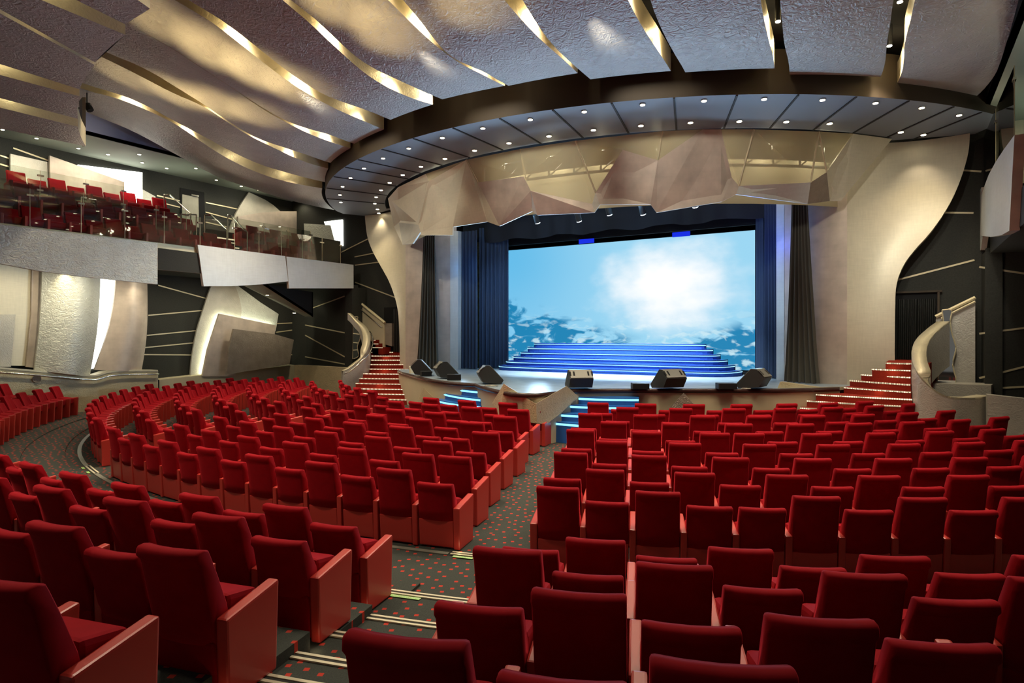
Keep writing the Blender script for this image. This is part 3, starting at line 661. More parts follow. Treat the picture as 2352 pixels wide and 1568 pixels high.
# ------------------------------------------------------------------ house walls
UL = -16.0; ZL = 9.3; ZRT = 8.25
fl = on_u(679, 780, UL)          # where the left wall meets the wall beside the stairs
FWL = ((fl.x, fl.y), (-11.03, -2.9))
q = MB(); q.slab([(UL, -36, -.1), (UL, -1.2, -.1), (UL, -1.2, 9.7), (UL, -36, 9.7)], (-.3, 0, 0)); struct('wall_left', q, BLACKWALL, 'long black side wall behind the left seats and balcony')
q = MB(); q.slab([(16, -36, -.1), (16, -1.2, -.1), (16, -1.2, 9.3), (16, -36, 9.3)], (.3, 0, 0)); struct('wall_right', q, BLACKWALL, 'black side wall at the right of the hall')
for sg, nm, sd in ((-1, 'left', 'left'), (1, 'right', 'right')):
    q = MB(); q.slab([(sg * 8.2, -2.06, 0), (sg * 16, -2.06, 0), (sg * 16, -2.06, 9.7), (sg * 8.2, -2.06, 9.7)], (0, .25, 0))
    struct('wall_front_' + nm, q, BLACKWALL, 'black wall beside the %s gold proscenium wing' % sd)
    a, b = ((FWL[0], FWL[1]) if sg < 0 else ((10.98, -2.9), (16, -2.2)))
    q = MB(); q.slab([(a[0], a[1], 0), (b[0], b[1], 0), (b[0], b[1], 5.0), (a[0], a[1], 5.0)], (0, .3, 0)); struct('wall_box_' + nm, q, BLACKWALL, 'black wall under the %s balcony end' % sd)
q = MB(); q.slab([(-11.45, -2.95, 0), (-11.02, -2.95, 0), (-11.02, -2.95, 4.9), (-11.45, -2.95, 4.9)], (0, .8, 0)); struct('pillar', q, BLACKWALL, 'black pillar at the end of the left balcony')
q = MB(); q.slab([(10.95, -2.95, 0), (11.3, -2.95, 0), (11.3, -2.95, 4.9), (10.95, -2.95, 4.9)], (0, .8, 0)); struct('pillar_right', q, BLACKWALL, 'black pillar at the end of the right balcony')
for sg, nm in ((-1, 'left'), (1, 'right')):
    q = MB(); e = -13.2 if sg < 0 else 10.85; zl = ZL if sg < 0 else ZRT
    q.slab([(sg * 16, -36, zl), (sg * 16, -2.06, zl), (e, -2.06, zl), (e, -36, zl)], (0, 0, .1)); struct('ceiling_' + nm, q, LOWCEIL, 'low grey ceiling over the %s balcony' % nm)
    q = MB(); q.slab([(e, -36, zl), (e, -2.06, zl), (e, -2.06, 13.5), (e, -36, 13.5)], (sg * .1, 0, 0)); struct('wall_bulkhead_' + nm, q, PURPLE if sg < 0 else DARKCEIL, 'bulkhead above the %s balcony ceiling edge' % nm)

NT = [0]
def strip(p, q_, n, w=.045):
    NT[0] += 1; p, q_, n = Vector(p), Vector(q_), Vector(n).normalized()
    d = (q_ - p).normalized(); s = d.cross(n).normalized() * w / 2
    m = MB(); m.slab([p - s + n * .004, q_ - s + n * .004, q_ + s + n * .004, p + s + n * .004], n * .02); struct('trim_%d' % NT[0], m, TRIM, 'thin pale brass strip inlaid in a black wall')
for a, b in (((363, 655), (472, 685)), ((340, 724), (463, 713)), ((337, 770), (451, 759)), ((333, 798), (445, 787)), ((331, 814), (440, 815)), ((636, 743), (677, 741)), ((633, 763), (677, 757)), ((667, 814), (677, 815)),
             ((30, 340), (114, 370)), ((0, 357), (24, 365)), ((0, 377), (24, 384)), ((472, 465), (545, 480)), ((472, 487), (535, 504)), ((360, 449), (416, 462)), ((360, 463), (416, 477)), ((360, 484), (416, 500)), ((472, 510), (520, 521)), ((472, 528), (515, 540))):
    strip(on_u(*a, UL), on_u(*b, UL), (1, 0, 0))
nb = Vector((FWL[1][1] - FWL[0][1], FWL[0][0] - FWL[1][0], 0)) 
for a, b in (((719, 707), (792, 680)), ((680, 742), (792, 764)), ((680, 758), (792, 819)), ((680, 815), (792, 836))):
    strip(on_pl(*a, *FWL), on_pl(*b, *FWL), nb)
for a, b in (((815, 590), (866, 580)), ((816, 609), (886, 600)), ((816, 648), (911, 684)), ((783, 580), (845, 549))):
    strip(on_v(*a, -2.06), on_v(*b, -2.06), (0, -1, 0))
for a, b in (((2060, 643), (2238, 597)), ((2155, 488), (2236, 489)), ((2207, 391), (2254, 394))):
    strip(on_v(*a, -2.06), on_v(*b, -2.06), (0, -1, 0))
FWR = ((10.98, -2.9), (16, -2.2)); nr = Vector((.7, -5.02, 0))
for a, b in (((2249, 613), (2352, 628)), ((2249, 766), (2352, 753)), ((2249, 868), (2352, 842)), ((2249, 893), (2352, 888))):
    strip(on_pl(*a, *FWR), on_pl(*b, *FWR), nr)

# ------------------------------------------------------------------ gold proscenium wings
RS_ = [on_pl(x, y, (7.9, -3.1), (10.68, -2.5)) for x, y in ((2228, 300), (2224, 350), (2207, 410), (2180, 470), (2140, 530), (2100, 575), (2075, 610), (2060, 650), (2056, 700), (2055, 828))]
LS_ = [on_pl(x, y, (-7.9, -3.1), (-10.68, -2.5)) for x, y in ((838, 496), (843, 540), (855, 575), (875, 612), (893, 645), (906, 680), (914, 715), (917, 760), (918, 805))]
def smooth_pts(P, n=4):
    out = []
    for i in range(len(P) - 1):
        a, b, c, d = P[max(i - 1, 0)], P[i], P[i + 1], P[min(i + 2, len(P) - 1)]
        for k in range(n):
            t = k / n; out.append(.5 * ((2 * b) + (c - a) * t + (2 * a - 5 * b + 4 * c - d) * t * t + (3 * b - a - 3 * c + d) * t ** 3))
    return out + [P[-1]]
for sg, nm, S in ((-1, 'left', LS_), (1, 'right', RS_)):
    S = smooth_pts(S); S[0].z = 8.04
    S.append(Vector((S[-1].x, S[-1].y, .2)))
    t = thing('proscenium_wing', '%s gold leaf proscenium wing with an S-curved outer edge' % nm, 'proscenium wall', (sg * 8.4, -3, .2), group=None)
    rows = []
    for p in S:   # face turned to the audience, slightly dished
        f = Vector((sg * 7.9, -3.08, p.z)); 
        if p.z > 7.0: f.x += sg * (p.z - 7.0) * .55; f.y += (p.z - 7) * .25
        rows.append([f.lerp(p, k / 10) + Vector((0, .22 * math.sin(PI * k / 10) * max(0, min(1, (p.z - 2) / 4)), 0)) for k in range(11)])
    q = MB(); q.grid(rows); obj('front_face', q, GOLD, t, True)
    q = MB(); q.grid([[p, p + Vector((sg * .0, .5, 0))] for p in S]); obj('outer_edge', q, SILVERSIDE, t, True)
    q = MB(); zz = [.2, 1.45, 2.5, 3.5, 4.5, 5.5, 6.4, 7.2]
    q.grid([[(sg * 7.9, -3.08, z), (sg * 7.45, -3.02, z), (sg * 7.0, -2.85, z), (sg * 6.6, -2.65, z), (sg * 6.2, -2.35, z), (sg * 6.0, -2.2, z)] for z in zz]); obj('inner_return', q, GOLDPINK, t, True)  # rosier leaf colour on the return stands in for stage light
    q = MB(); q.grid([[(sg * 6.2, -2.36, z), (sg * 5.95, -2.16, z), (sg * 5.95, -1.6, z)] for z in (1.4, 7)]); obj('jamb', q, PALEBLUE, t)

# doors behind the stairs
def pleats(p, q_, z0, z1, n, amp, m=None, gather=0., nz=10, taper=None, seed=1):
    """hanging cloth: a pleated sheet between plan points p and q_"""
    rnd = random.Random(seed); p, q_ = Vector((p[0], p[1])), Vector((q_[0], q_[1])); d = (q_ - p); nv = Vector((-d.y, d.x)).normalized()
    ph = [rnd.uniform(.7, 1.3) for _ in range(n + 1)]; N = n * 6; rows = []
    for j in range(nz + 1):
        t = j / nz; z = lerp(z0, z1, t); row = []
        for i in range(N + 1):
            s = i / N; w = 1 if taper is None else taper(t); ss = .5 + (s - .5) * w
            if taper is not None and hasattr(taper, 'c'): ss = taper.c(t) + (s - .5) * w
            a = amp * ph[int(s * n)] * math.sin(2 * PI * s * n + .5 * math.sin(3 * t + s * 7)) * (1.1 - .35 * t)
            pt = p + d * ss + nv * a; zz = z + (rnd.uniform(-.02, .02) if j == 0 else 0); row.append((pt.x, pt.y, zz))
        rows.append(row)
    m = m or MB(); m.grid(rows); return m
t = thing('curtained_doorway', 'doorway hung with black satin curtains behind the right red stairs', 'doorway', (9.6, -2.15, 2.1))
q = MB(); q.slab([(8.9, -2.08, 2.05), (10.0, -2.08, 2.05), (10.0, -2.08, 4.0), (8.9, -2.08, 4.0)], (0, .01, 0)); obj('opening_shade_sheet', q, BLACK, t)  # matt black sheet on the wall painted in for the doorway's darkness
obj('curtain', pleats((8.95, -2.16), (9.52, -2.16), 2.1, 3.8, 6, .035, seed=3), BLACKSHINE, t, True); obj('curtain', pleats((9.5, -2.16), (9.96, -2.16), 2.1, 3.8, 5, .035, seed=4), BLACKSHINE, t, True)
q = MB(); q.box((9.5, -2.13, 4.0), (1.2, .1, .05)); q.box((10.02, -2.13, 3.0), (.05, .1, 2.0)); obj('door_frame', q, FASCIA, t)
t = thing('curtained_doorway', 'dark curtained doorway behind the left red stairs', 'doorway', (-9.4, -2.15, 2.1))
q = MB(); q.slab([(-10.0, -2.08, 2.05), (-8.4, -2.08, 2.05), (-8.4, -2.08, 4.03), (-10.0, -2.08, 4.03)], (0, .01, 0)); obj('opening_shade_sheet', q, BLACK, t)  # black sheet stands in for the shade of this opening too
obj('curtain', pleats((-9.4, -2.16), (-8.5, -2.16), 2.1, 3.95, 7, .04, seed=5), BLACKSHINE, t, True)

# ------------------------------------------------------------------ valance over the stage opening
VT = {}
def vv(x, y, top=False):
    k = (x, y)
    if k not in VT:
        R = IR if top else IR + .0 - .45 * min(1, max(0, (y - 300 - abs(x - 1650) * .12) / 140)) + .10 * math.sin(x * .021 + y * .033)
        p = on_cyl(x, y, R, IC, False if False else True)
        pn = on_cyl(x, y, R, IC, False)
        # the near crossing is the side of the ring that faces the hall
        VT[k] = pn if pn.y < IC and proj(pn)[2] > 0 and (pn - CAM).length > 6 else p
    return VT[k]
VF = [('panel', GOLD, [(891, 456), (914, 430), (978, 399), (985, 416), (961, 516), (916, 511)]), ('panel', GREYLEAF, [(916, 511), (961, 516), (966, 532), (948, 559), (925, 562)]), ('panel', GOLD, [(891, 456), (916, 511), (925, 562), (905, 520)]),
('panel', GOLD, [(985, 416), (1071, 367), (1119, 509), (1040, 521), (1039, 540), (966, 540), (966, 532), (961, 516)]), ('panel', GOLD, [(1071, 367), (1098, 419), (1147, 519), (1119, 509)]), ('panel', GOLDPINK, [(1098, 419), (1202, 405), (1219, 438), (1222, 485), (1147, 519)]),
('panel', PALEBLUE, [(1202, 405), (1219, 438), (1234, 494), (1222, 485)]), ('panel', GOLDPINK, [(1219, 438), (1360, 468), (1365, 488), (1234, 494)]), ('panel', GREYLEAF, [(1360, 468), (1368, 442), (1378, 470), (1365, 488)]),
('panel', GOLDPINK, [(1430, 344), (1511, 368), (1508, 488), (1494, 469), (1378, 470), (1368, 442)]), ('panel', GOLDPINK, [(1511, 368), (1614, 297), (1656, 297), (1681, 408), (1658, 463), (1508, 488)]), ('panel', GOLDPINK, [(1681, 408), (1697, 427), (1691, 446), (1658, 463)]),
('panel', PALEBLUE, [(1697, 427), (1862, 419), (1855, 468), (1691, 446)]), ('panel', BROWNLEAF, [(1862, 419), (1899, 395), (1906, 461), (1855, 468)]), ('panel', GOLD, [(1899, 395), (1960, 307), (2049, 319), (1938, 452), (1932, 461), (1906, 461)]),
('gauze', SCRIM, [(978, 399), (1071, 367), (985, 416)]), ('gauze', SCRIM, [(1071, 367), (1195, 342), (1202, 405), (1098, 419)]), ('gauze', SCRIM, [(1195, 342), (1322, 323), (1368, 442), (1360, 468), (1219, 438), (1202, 405)]),
('gauze', SCRIM, [(1322, 323), (1522, 301), (1511, 368), (1430, 344), (1368, 442)]), ('gauze', SCRIM, [(1522, 301), (1614, 297), (1511, 368)]), ('gauze', SCRIM, [(1656, 297), (1732, 297), (1697, 427), (1681, 408)]),
('gauze', SCRIM, [(1732, 297), (1881, 302), (1862, 419), (1697, 427)]), ('gauze', SCRIM, [(1881, 302), (1960, 307), (1899, 395), (1862, 419)])]
val = thing('faceted_valance', 'faceted gold and gauze valance hanging over the stage opening', 'valance', (0, -7.0, 6.2))
for nm, mm, P in VF:
    pts = []
    for x, y in P:
        top = y < 300 + max(0, (1000 - x)) * .55 + max(0, abs(x - 1650) - 60) * .085 or (x, y) in ((891, 456), (914, 430), (978, 399), (1071, 367), (1195, 342), (1322, 323))
        p = vv(x, y, top).copy(); pts.append(p)
    c = sum(pts, Vector()) / len(pts)
    q = MB(); n = len(pts)
    inward = Vector((c.x, c.y - IC, 0)).normalized() * -.05
    q.slab(pts, inward if nm == 'panel' else inward * .1); obj('gauze_panel' if nm == 'gauze' else 'leaf_panel', q, mm, val)
for a, b in (((1071, 367), (1098, 419)), ((1195, 342), (1222, 485)), ((1322, 323), (1368, 442)), ((1522, 301), (1511, 368)), ((1732, 297), (1697, 427)), ((1881, 302), (1862, 419)), ((1881, 302), (1899, 395))):
    q = MB(); q.tube([vv(*a), vv(*b)], .025, 6); obj('seam_rail', q, CREAM, val)
# truss seen through the gauze
t = thing('valance_truss', 'dark truss seen through the gauze above the stage opening', 'truss', (0, -6.4, 7.2))
q = MB()
for z in (7.25, 7.85): q.tube([pol(IR - .5, a, z, IC) for a in range(-36, 49, 4)], .04, 6)
obj('chord', q, DARKGLOSS, t)
q = MB()
for a in range(-36, 48, 4): q.tube([pol(IR - .5, a, 7.25, IC), pol(IR - .5, a, 7.95, IC)], .03, 6); q.tube([pol(IR - .5, a, 7.25, IC), pol(IR - .5, a + 4, 7.85, IC)], .02, 5)
obj('web_bars', q, DARKGLOSS, t)
q = MB(); q.grid([[pol(IR - 1.0, a, z, IC) for a in range(-50, 54, 4)] for z in (6.35, 7.0, 7.55)]); obj('lining', q, CREAM, t, True)

# ------------------------------------------------------------------ stage
SZ = 1.46
lip = [(946, 860), (965, 865), (992, 871), (1020, 875), (1049, 878), (1093, 881), (1105, 886), (1133, 893), (1175, 902), (1231, 904), (1273, 900), (1308, 896), (1330, 894), (1400, 893), (1480, 893), (1600, 893), (1700, 893), (1785, 893)]
LP = [on_z(x, y, SZ) for x, y in lip]
LP = [Vector((-7.3, -4.2, SZ)), Vector((-6.5, -4.9, SZ))] + LP + [Vector((7.2, -4.9, SZ)), Vector((7.8, -4.2, SZ))]
st_ = thing('stage', 'raised stage with a worn grey blue floor and curved front', 'stage', (0, -5, .2))
back = [(8.2, -3.0, SZ), (8.2, 1.6, SZ), (-8.2, 1.6, SZ), (-8.2, -3.0, SZ)]
q = MB(); q.slab([tuple(p) for p in LP] + back, (0, 0, -.05)); obj('stage_floor', q, STAGEFLOOR, st_)
q = MB(); q.grid([[p + Vector((0, 0, .012)) for p in LP], [p + Vector((0, -.05, .0)) for p in LP], [p + Vector((0, -.06, -.07)) for p in LP], [p + Vector((0, -.02, -.1)) for p in LP]]); obj('lip_edging', q, LIP, st_, True)
q = MB(); q.grid([[p + Vector((0, .02, -.1)) for p in LP], [Vector((p.x, p.y + .15, .15)) for p in LP]]); obj('apron_facing', q, CREAM, st_, True)
def apron_panel(P, mm, label, off=.14, pl=None):
    # panels stand just in front of the apron; depth follows the lip at each point
    pts = []
    for x, y in P:
        d = ray(x, y); best = None
        for a, b in zip(LP, LP[1:]):
            n = Vector((-(b.y - a.y), b.x - a.x, 0)); den = n.dot(d)
            if abs(den) < 1e-6: continue
            s = n.dot(Vector((a.x, a.y, 0)) - CAM) / den; p = CAM + d * s
            u = (p - a).xy.dot((b - a).xy) / (b - a).xy.length_squared
            if -.02 <= u <= 1.02 and (best is None or s < best[0]): best = (s, p)
        p = best[1] if best else on_cyl(x, y, 11, 3.4, False)
        pts.append(p - ray(x, y).normalized() * off)
    q = MB(); c = ray(*P[0]); q.slab(pts, Vector((c.x, c.y, 0)).normalized() * .06); return tag(obj('apron_panel', q, mm), label, 'stage front panel')
apron_panel([(1131, 926), (1157, 881), (1231, 927), (1233, 972), (1150, 960)], GOLDSWIRL, 'left pointed swirled gold panel on the stage front')
apron_panel([(1231, 927), (1301, 886), (1329, 911), (1312, 927), (1290, 947), (1256, 974), (1233, 972)], GOLDSWIRL, 'right pointed swirled gold panel beside the right blue steps')
apron_panel([(1570, 902), (1610, 946), (1530, 946)], BROWNLEAF, 'small triangular swirled panel on the right stage front')
apron_panel([(972, 890), (1003, 918), (960, 918)], GOLDSWIRL, 'small triangular swirled panel on the left stage front')

# stage riser of six blue tiers
rt = thing('stage_steps', 'wide six-tier blue stage steps with cyan edge lights in front of the screen', 'stage steps', (0, -1.2, SZ))
for i in range(6):
    z0 = SZ + .175 * i; hb = 4.63 - .244 * i; vf = -2.10 + .27 * i; vb = -.39
    pts = [(-hb, vb)]; n = 14
    for k in range(n + 1):
        a = PI - PI * k / n; ex = .28
        cx, cy = math.cos(a), math.sin(a)
        sx = math.copysign(abs(cx) ** ex, cx); sy = abs(cy) ** .62
        pts.append((hb * sx * (.995), vb + (vf - vb) * sy))
    pts.append((hb, vb))
    q = MB(); q.prism(pts, z0, z0 + .175); o = obj('tier', q, BLUECARPET, rt)
    f = pts[1:-1]; q = MB(); 
    q.grid([[(x * 1.002, y - .012, z0 + .118) for x, y in f], [(x * 1.003, y - .022, z0 + .128) for x, y in f], [(x * 1.002, y - .012, z0 + .14) for x, y in f]]); obj('edge_light', q, CYANLED, o)
    q = MB(); q.grid([[(x * 1.002, y - .006, z0 + .176) for x, y in f], [(x * .985, y + .05, z0 + .177) for x, y in f]]); obj('tier_nosing', q, CHROME, o)

# screen and stage dressing
t = thing('led_screen', 'large glowing screen showing a bright sun over torn cloud', 'screen', (0, 0, 1.55))
q = MB(); q.slab([(-4.94, 0, 1.62), (4.94, 0, 1.62), (4.94, 0, 6.39), (-4.94, 0, 6.39)], (0, .02, 0)); obj('screen_face', q, SCREEN, t)
q = MB(); q.slab([(-5.0, .03, 1.5), (5.0, .03, 1.5), (5.0, .03, 6.42), (-5.0, .03, 6.42)], (0, .14, 0)); obj('screen_case', q, BLACK, t)
q = MB(); q.slab([(-9, 1.6, 1.4), (9, 1.6, 1.4), (9, 1.6, 9), (-9, 1.6, 9)], (0, .2, 0)); struct('wall_stage_back', q, BLACK, 'black back wall of the stage')
q = MB(); q.slab([(-9, -6, 9.0), (9, -6, 9.0), (9, 1.8, 9.0), (-9, 1.8, 9.0)], (0, 0, .1)); struct('ceiling_stage', q, BLACK, 'black grid ceiling above the stage')
for sg in (-1, 1):
    q = MB(); q.slab([(sg * 7.9, -2.0, 1.4), (sg * 7.9, 1.6, 1.4), (sg * 7.9, 1.6, 9), (sg * 7.9, -2.0, 9)], (sg * .1, 0, 0)); struct('wall_stage_' + ('left' if sg < 0 else 'right'), q, BLACK, 'black side wall of the stage')
class Tp:
    def __init__(s, w0, w1, c0, c1, e=1.): s.w0, s.w1, s.c0, s.c1, s.e = w0, w1, c0, c1, e
    def __call__(s, t): return lerp(s.w0, s.w1, t ** s.e)
    def c(s, t): return lerp(s.c0, s.c1, t ** s.e)
def curtain(name, label, p, q_, z0, z1, n, amp, mm, taper=None, seed=1):
    m = pleats(p, q_, z0, z1, n, amp, taper=taper, seed=seed); o = obj(name, m, mm, None, True); return tag(o, label, 'curtain')
curtain('stage_curtain', 'grey stage curtain gathered at the top, left of the opening', (-7.22, -3.22), (-6.32, -2.95), SZ + .02, 6.75, 6, .07, GREYCLOTH, Tp(1, .52, .5, .58, .8), 11)
curtain('stage_curtain', 'grey stage curtain gathered at the top, right of the opening', (6.28, -2.95), (7.24, -3.25), SZ + .02, 7.0, 6, .07, GREYCLOTH, Tp(1, .42, .5, .44, .8), 12)
a, b = on_v(1033, 800, -1.9), on_v(1096, 800, -1.9)
curtain('stage_curtain', 'outer navy curtain beside the pale left jamb of the stage', a.xy, b.xy, SZ + .03, 7.0, 8, .06, BLUECLOTH, None, 13)
a, b = on_v(1101, 800, -1.3), on_v(1168, 800, -.7)
curtain('stage_curtain', 'inner navy curtain overlapping the left edge of the screen', a.xy, b.xy, SZ + .03, 7.2, 7, .06, BLUECLOTH, None, 14)
a, b = on_v(1756, 800, -1.2), on_v(1806, 800, -1.9)
curtain('stage_curtain', 'navy curtain at the right edge of the stage opening', a.xy, b.xy, SZ + .03, 7.2, 7, .06, BLUECLOTH, Tp(1, .9, .5, .42), 15)
a, b = on_v(1735, 800, -.5), on_v(1754, 800, -.9)
curtain('stage_curtain', 'narrow dark drape against the right edge of the screen', a.xy, b.xy, SZ + .03, 7.2, 3, .03, BLUECLOTH, None, 16)
q = MB(); a, b = on_v(1096, 560, -1.0), on_v(1102, 560, -1.0); q.slab([(a.x - .1, -.95, SZ), (b.x + .1, -.95, SZ), (b.x + .1, -.95, 7), (a.x - .1, -.95, 7)], (0, .1, 0)); tag(obj('masonry_strip', q, BRICK), 'yellowed masonry strip glimpsed between the two navy curtains', 'masonry')
# top border cloth with soft swags
rows = []
for j in range(9):
    t_ = j / 8; row = []
    for i in range(121):
        s = i / 120; x = lerp(-6.4, 6.4, s); z = lerp(6.62 + .05 * math.sin(s * 40), 8.6, t_)
        row.append((x, -1.15 + .05 * math.sin(s * 90 + 2 * math.sin(s * 17)) * (1 - .6 * t_) - .25 * t_ * (1 - t_), z))
    rows.append(row)
q = MB(); q.grid(rows); tag(obj('border_cloth', q, BLACKCLOTH, None, True), 'black border cloth hanging in folds above the screen', 'border cloth')
q = MB(); q.box((0, -.45, 6.75), (11, .08, .5)); q.box((-4, -.45, 8), (.05, .05, 2.02)); q.box((4, -.45, 8), (.05, .05, 2.02)); tag(obj('lighting_pipe_mask', q, BLACK), 'dark batten behind the border cloth above the screen', 'batten')
for x, lab in ((1345, 'left'), (1563, 'right')):
    p = on_v(x, 553 if x < 1400 else 537, -.6); q = MB(); q.box((p.x, -.52, p.z), (.62, .06, .16)); tag(obj('blue_wash_light', q, BLUEWASH), 'deep blue glowing strip light above the screen, %s one' % lab, 'strip light')
for x, y, lab in ((1235, 511, 'leftmost'), (1330, 507, 'second from the left'), (1400, 492, 'brightest, third from the left'), (1477, 491, 'fourth from the left'), (1597, 474, 'rightmost, half hidden by the valance')):
    p = on_v(x, y, -3.2); t = thing('stage_spotlight', 'stage spotlight under the valance, ' + lab, 'stage light', p)
    ax = Vector((0, .55, -.85)); q = MB(); q.tube([p, p - ax.normalized() * .3], .10, 12); obj('lamp_body', q, DARKGLOSS, t)
    q = MB(); q.disc(p + ax.normalized() * .01, .085, ax, .01); obj('lens', q, STAGELAMP, t)
    q = MB(); q.tube([p - ax.normalized() * .2, p + Vector((0, 0, .9))], .02, 6); obj('yoke', q, BLACK, t)
    lamp('stage_light', p + ax.normalized() * .06, 2200, (.80, .93, 1), angle=75, blend=.6, size=.08, aim=Vector((p.x * .7, p.y + 1.2, SZ)))
q = MB(); q.tube([(-6.2, -3.2, 7.55), (6.2, -3.2, 7.55)], .035, 8); q.tube([(-5, -3.2, 7.55), (-5, -3.2, 9)], .02, 6); q.tube([(5, -3.2, 7.55), (5, -3.2, 9)], .02, 6); tag(obj('lighting_bar', q, BLACK), 'black lighting bar carrying the stage spotlights', 'lighting bar')

for u, c, pw in ((5.25, (.01, .08, 1), 30), (-5.2, (.10, .40, 1), 10), (-2, (.3, .6, 1), 45), (2, (.3, .6, 1), 45)): lamp('stage_fill_light', Vector((u, -2.75 if abs(u) > 4 else -3.6, 5.6 if abs(u) > 4 else 7.0)), pw, c, 'POINT', size=.1)  # bare points added to tint the navy curtains and lift the border cloth
for u in (-3.5, 0, 3.5): lamp('stage_fill_light', Vector((u, -3.4, 7.45)), 420, (.45, .70, 1), angle=100, blend=.8, size=.1, aim=Vector((u, -1.4, 1.5)))  # extra spots without fixtures, added to brighten the stage in blue
for a in range(-36, 45, 8): lamp('valance_fill_light', pol(IR - .55, a, 7.75, IC), 26, (1, .90, .62), 'POINT', size=.1)  # made-up points inside the valance, put in to light the lining
def cable(px, py, label, r=.16):
    p = on_z(px, py, SZ + .02); q = MB(); q.tube([p + Vector((r * math.cos(k * .55) * (1 + .3 * math.sin(k * 1.7)), r * .8 * math.sin(k * .55) * (1 + .2 * math.cos(k * 2.3)), .004 * (k % 5))) for k in range(36)], .008, 5); tag(obj('cable', q, DOORLEAF, None, True), label, 'cable')
cable(1128, 886, 'pale loosely coiled cable in front of the monitor above the left blue steps'); cable(958, 864, 'pale cable at the foot of the leftmost monitor', .1); cable(1712, 893, 'pale cable beside the rightmost monitor', .1)
# wedge monitors and small boxes on the stage edge
def monitor(px, py, rz, label, sc=1., holes=True):
    p = on_z(px, py, SZ + .012); w = .62 * sc
    t = thing('stage_monitor', label, 'stage monitor', p)
    prof = [(-.20, .04), (.30, .0), (.36, .10), (-.02, .50), (-.12, .50), (-.34, .28)]   # side view: y towards the stage
    M = Matrix.Rotation(rz, 3, 'Z')
    def P(x, y, z): return p + M @ Vector((x, y * sc, z * sc))
    q = MB(); q.slab([P(-w / 2, y, z) for y, z in prof], M @ Vector((w, 0, 0))); o = obj('cabinet', q, DARKGLOSS, t)
    for nm, (y0, z0), (y1, z1), mm in (('rear_plate', (-.335, .30), (-.135, .495), GREYMET), ('front_grille', (.345, .115), (0, .485), GREYMET)):
        n = Vector((0, -(z1 - z0), (y1 - y0))).normalized(); n = n if (nm == 'front_grille') == (n.y > 0) else -n
        a, b, c, d = P(-w * .47, y0, z0), P(w * .47, y0, z0), P(w * .47, y1, z1), P(-w * .47, y1, z1); q = MB(); q.slab([a, b, c, d], M @ n * .012)
        o = obj(nm, q, mm, t)
        if nm == 'rear_plate':
            for x in (-.24, .24):
                h = MB()
                for dx in (-.05, .05):
                    u0 = lambda s, xx: P((x + xx) * sc, lerp(y0, y1, s), lerp(z0, z1, s)) + M @ n * .013
                    h.slab([u0(.25, dx - .022), u0(.25, dx + .022), u0(.78, dx + .022), u0(.78, dx - .022)], M @ n * .004)
                obj('handle_slot', h, BLACK, t)
    return t
monitor(968, 861, rad(-52), 'leftmost black wedge monitor beside the left red stairs', 1.05)
monitor(1024, 868, rad(-42), 'second black wedge monitor from the left stage edge', 1.05)
monitor(1124, 880, rad(-50), 'black wedge monitor on the stage edge above the left blue steps')
monitor(1330, 892, rad(38), 'grey backed wedge monitor above the right blue steps', .95)
monitor(1536, 892, rad(54), 'grey backed wedge monitor right of the middle of the stage edge', .98)
monitor(1733, 891, rad(82), 'rightmost black wedge monitor at the stage edge')
def sbox(px, py, rz, sz, label):
    p = on_z(px, py, SZ + .012); t = thing('speaker_box', label, 'speaker box', p, rz)
    q = MB(); q.box((0, 0, sz[2] / 2), sz); o = obj('cabinet', q, DARKGLOSS, None, base=(0, 0, 0), bevel=.012); o.parent = t
    q = MB(); q.box((0, -sz[1] / 2 - .004, sz[2] / 2), (sz[0] * .92, .01, sz[2] * .85)); o = obj('rear_plate', q, BLACK, None, base=(0, 0, 0)); o.parent = t
sbox(1470, 893, rad(30), (.42, .3, .15), 'low black box on the stage edge, between the two grey backed monitors')
sbox(1668, 893, rad(30), (.46, .3, .15), 'low black box on the stage edge, left of the rightmost monitor')
sbox(978, 863, rad(50), (.35, .3, .16), 'low black box at the foot of the leftmost monitor')
sbox(1043, 872, rad(35), (.42, .3, .17), 'low black box beside the second monitor from the left')
q = MB(); p = on_z(1040, 838, SZ); q.box((p.x, p.y, SZ + .12), (.28, .25, .22)); tag(obj('blue_box', q, BLUEGLOSS, None, bevel=.02), 'small blue box at the foot of the outer navy curtain', 'box')

# blue steps up to the stage
def blue_steps(label, levels, mm=BLUEGLOSS):
    c = on_z(*levels[0][0], levels[0][2]); t = thing('blue_stage_steps', label, 'steps', (c.x, c.y, .25))
    for (lx, ly), (rx, ry), z, bow, dep in levels:
        a, b = on_z(lx, ly, z), on_z(rx, ry, z); d = b - a; nv = Vector((-d.y, d.x, 0)).normalized(); n = 14
        f = [a + d * (k / n) - nv * bow * (4 * (k / n) * (1 - k / n)) for k in range(n + 1)]
        pts = [(p.x, p.y) for p in f] + [((b + nv * dep).x, (b + nv * dep).y), ((a + nv * dep).x, (a + nv * dep).y)]
        q = MB(); q.prism(pts, .25, z); o = obj('step', q, mm, t)
        q = MB(); q.grid([[p - nv * .004 + Vector((0, 0, -.075)) for p in f], [p - nv * .02 + Vector((0, 0, -.05)) for p in f], [p - nv * .004 + Vector((0, 0, -.025)) for p in f]]); obj('edge_light', q, BLUELED, o)
blue_steps('blue lit steps to the stage, beside the right gold points', [((1329, 911), (1467, 914), 1.28, .10, 1.0), ((1308, 929), (1459, 933), 1.10, .12, 1.1), ((1287, 949), (1450, 953), .92, .14, 1.3), ((1258, 966), (1440, 976), .74, .2, 1.5)])
blue_steps('blue lit steps to the stage, left of the gold points', [((1035, 889), (1104, 897), 1.28, .08, .7), ((1017, 901), (1104, 915), 1.10, .12, .9), ((1000, 916), (1104, 931), .92, .16, 1.0), ((985, 928), (1105, 943), .74, .2, 1.2)])
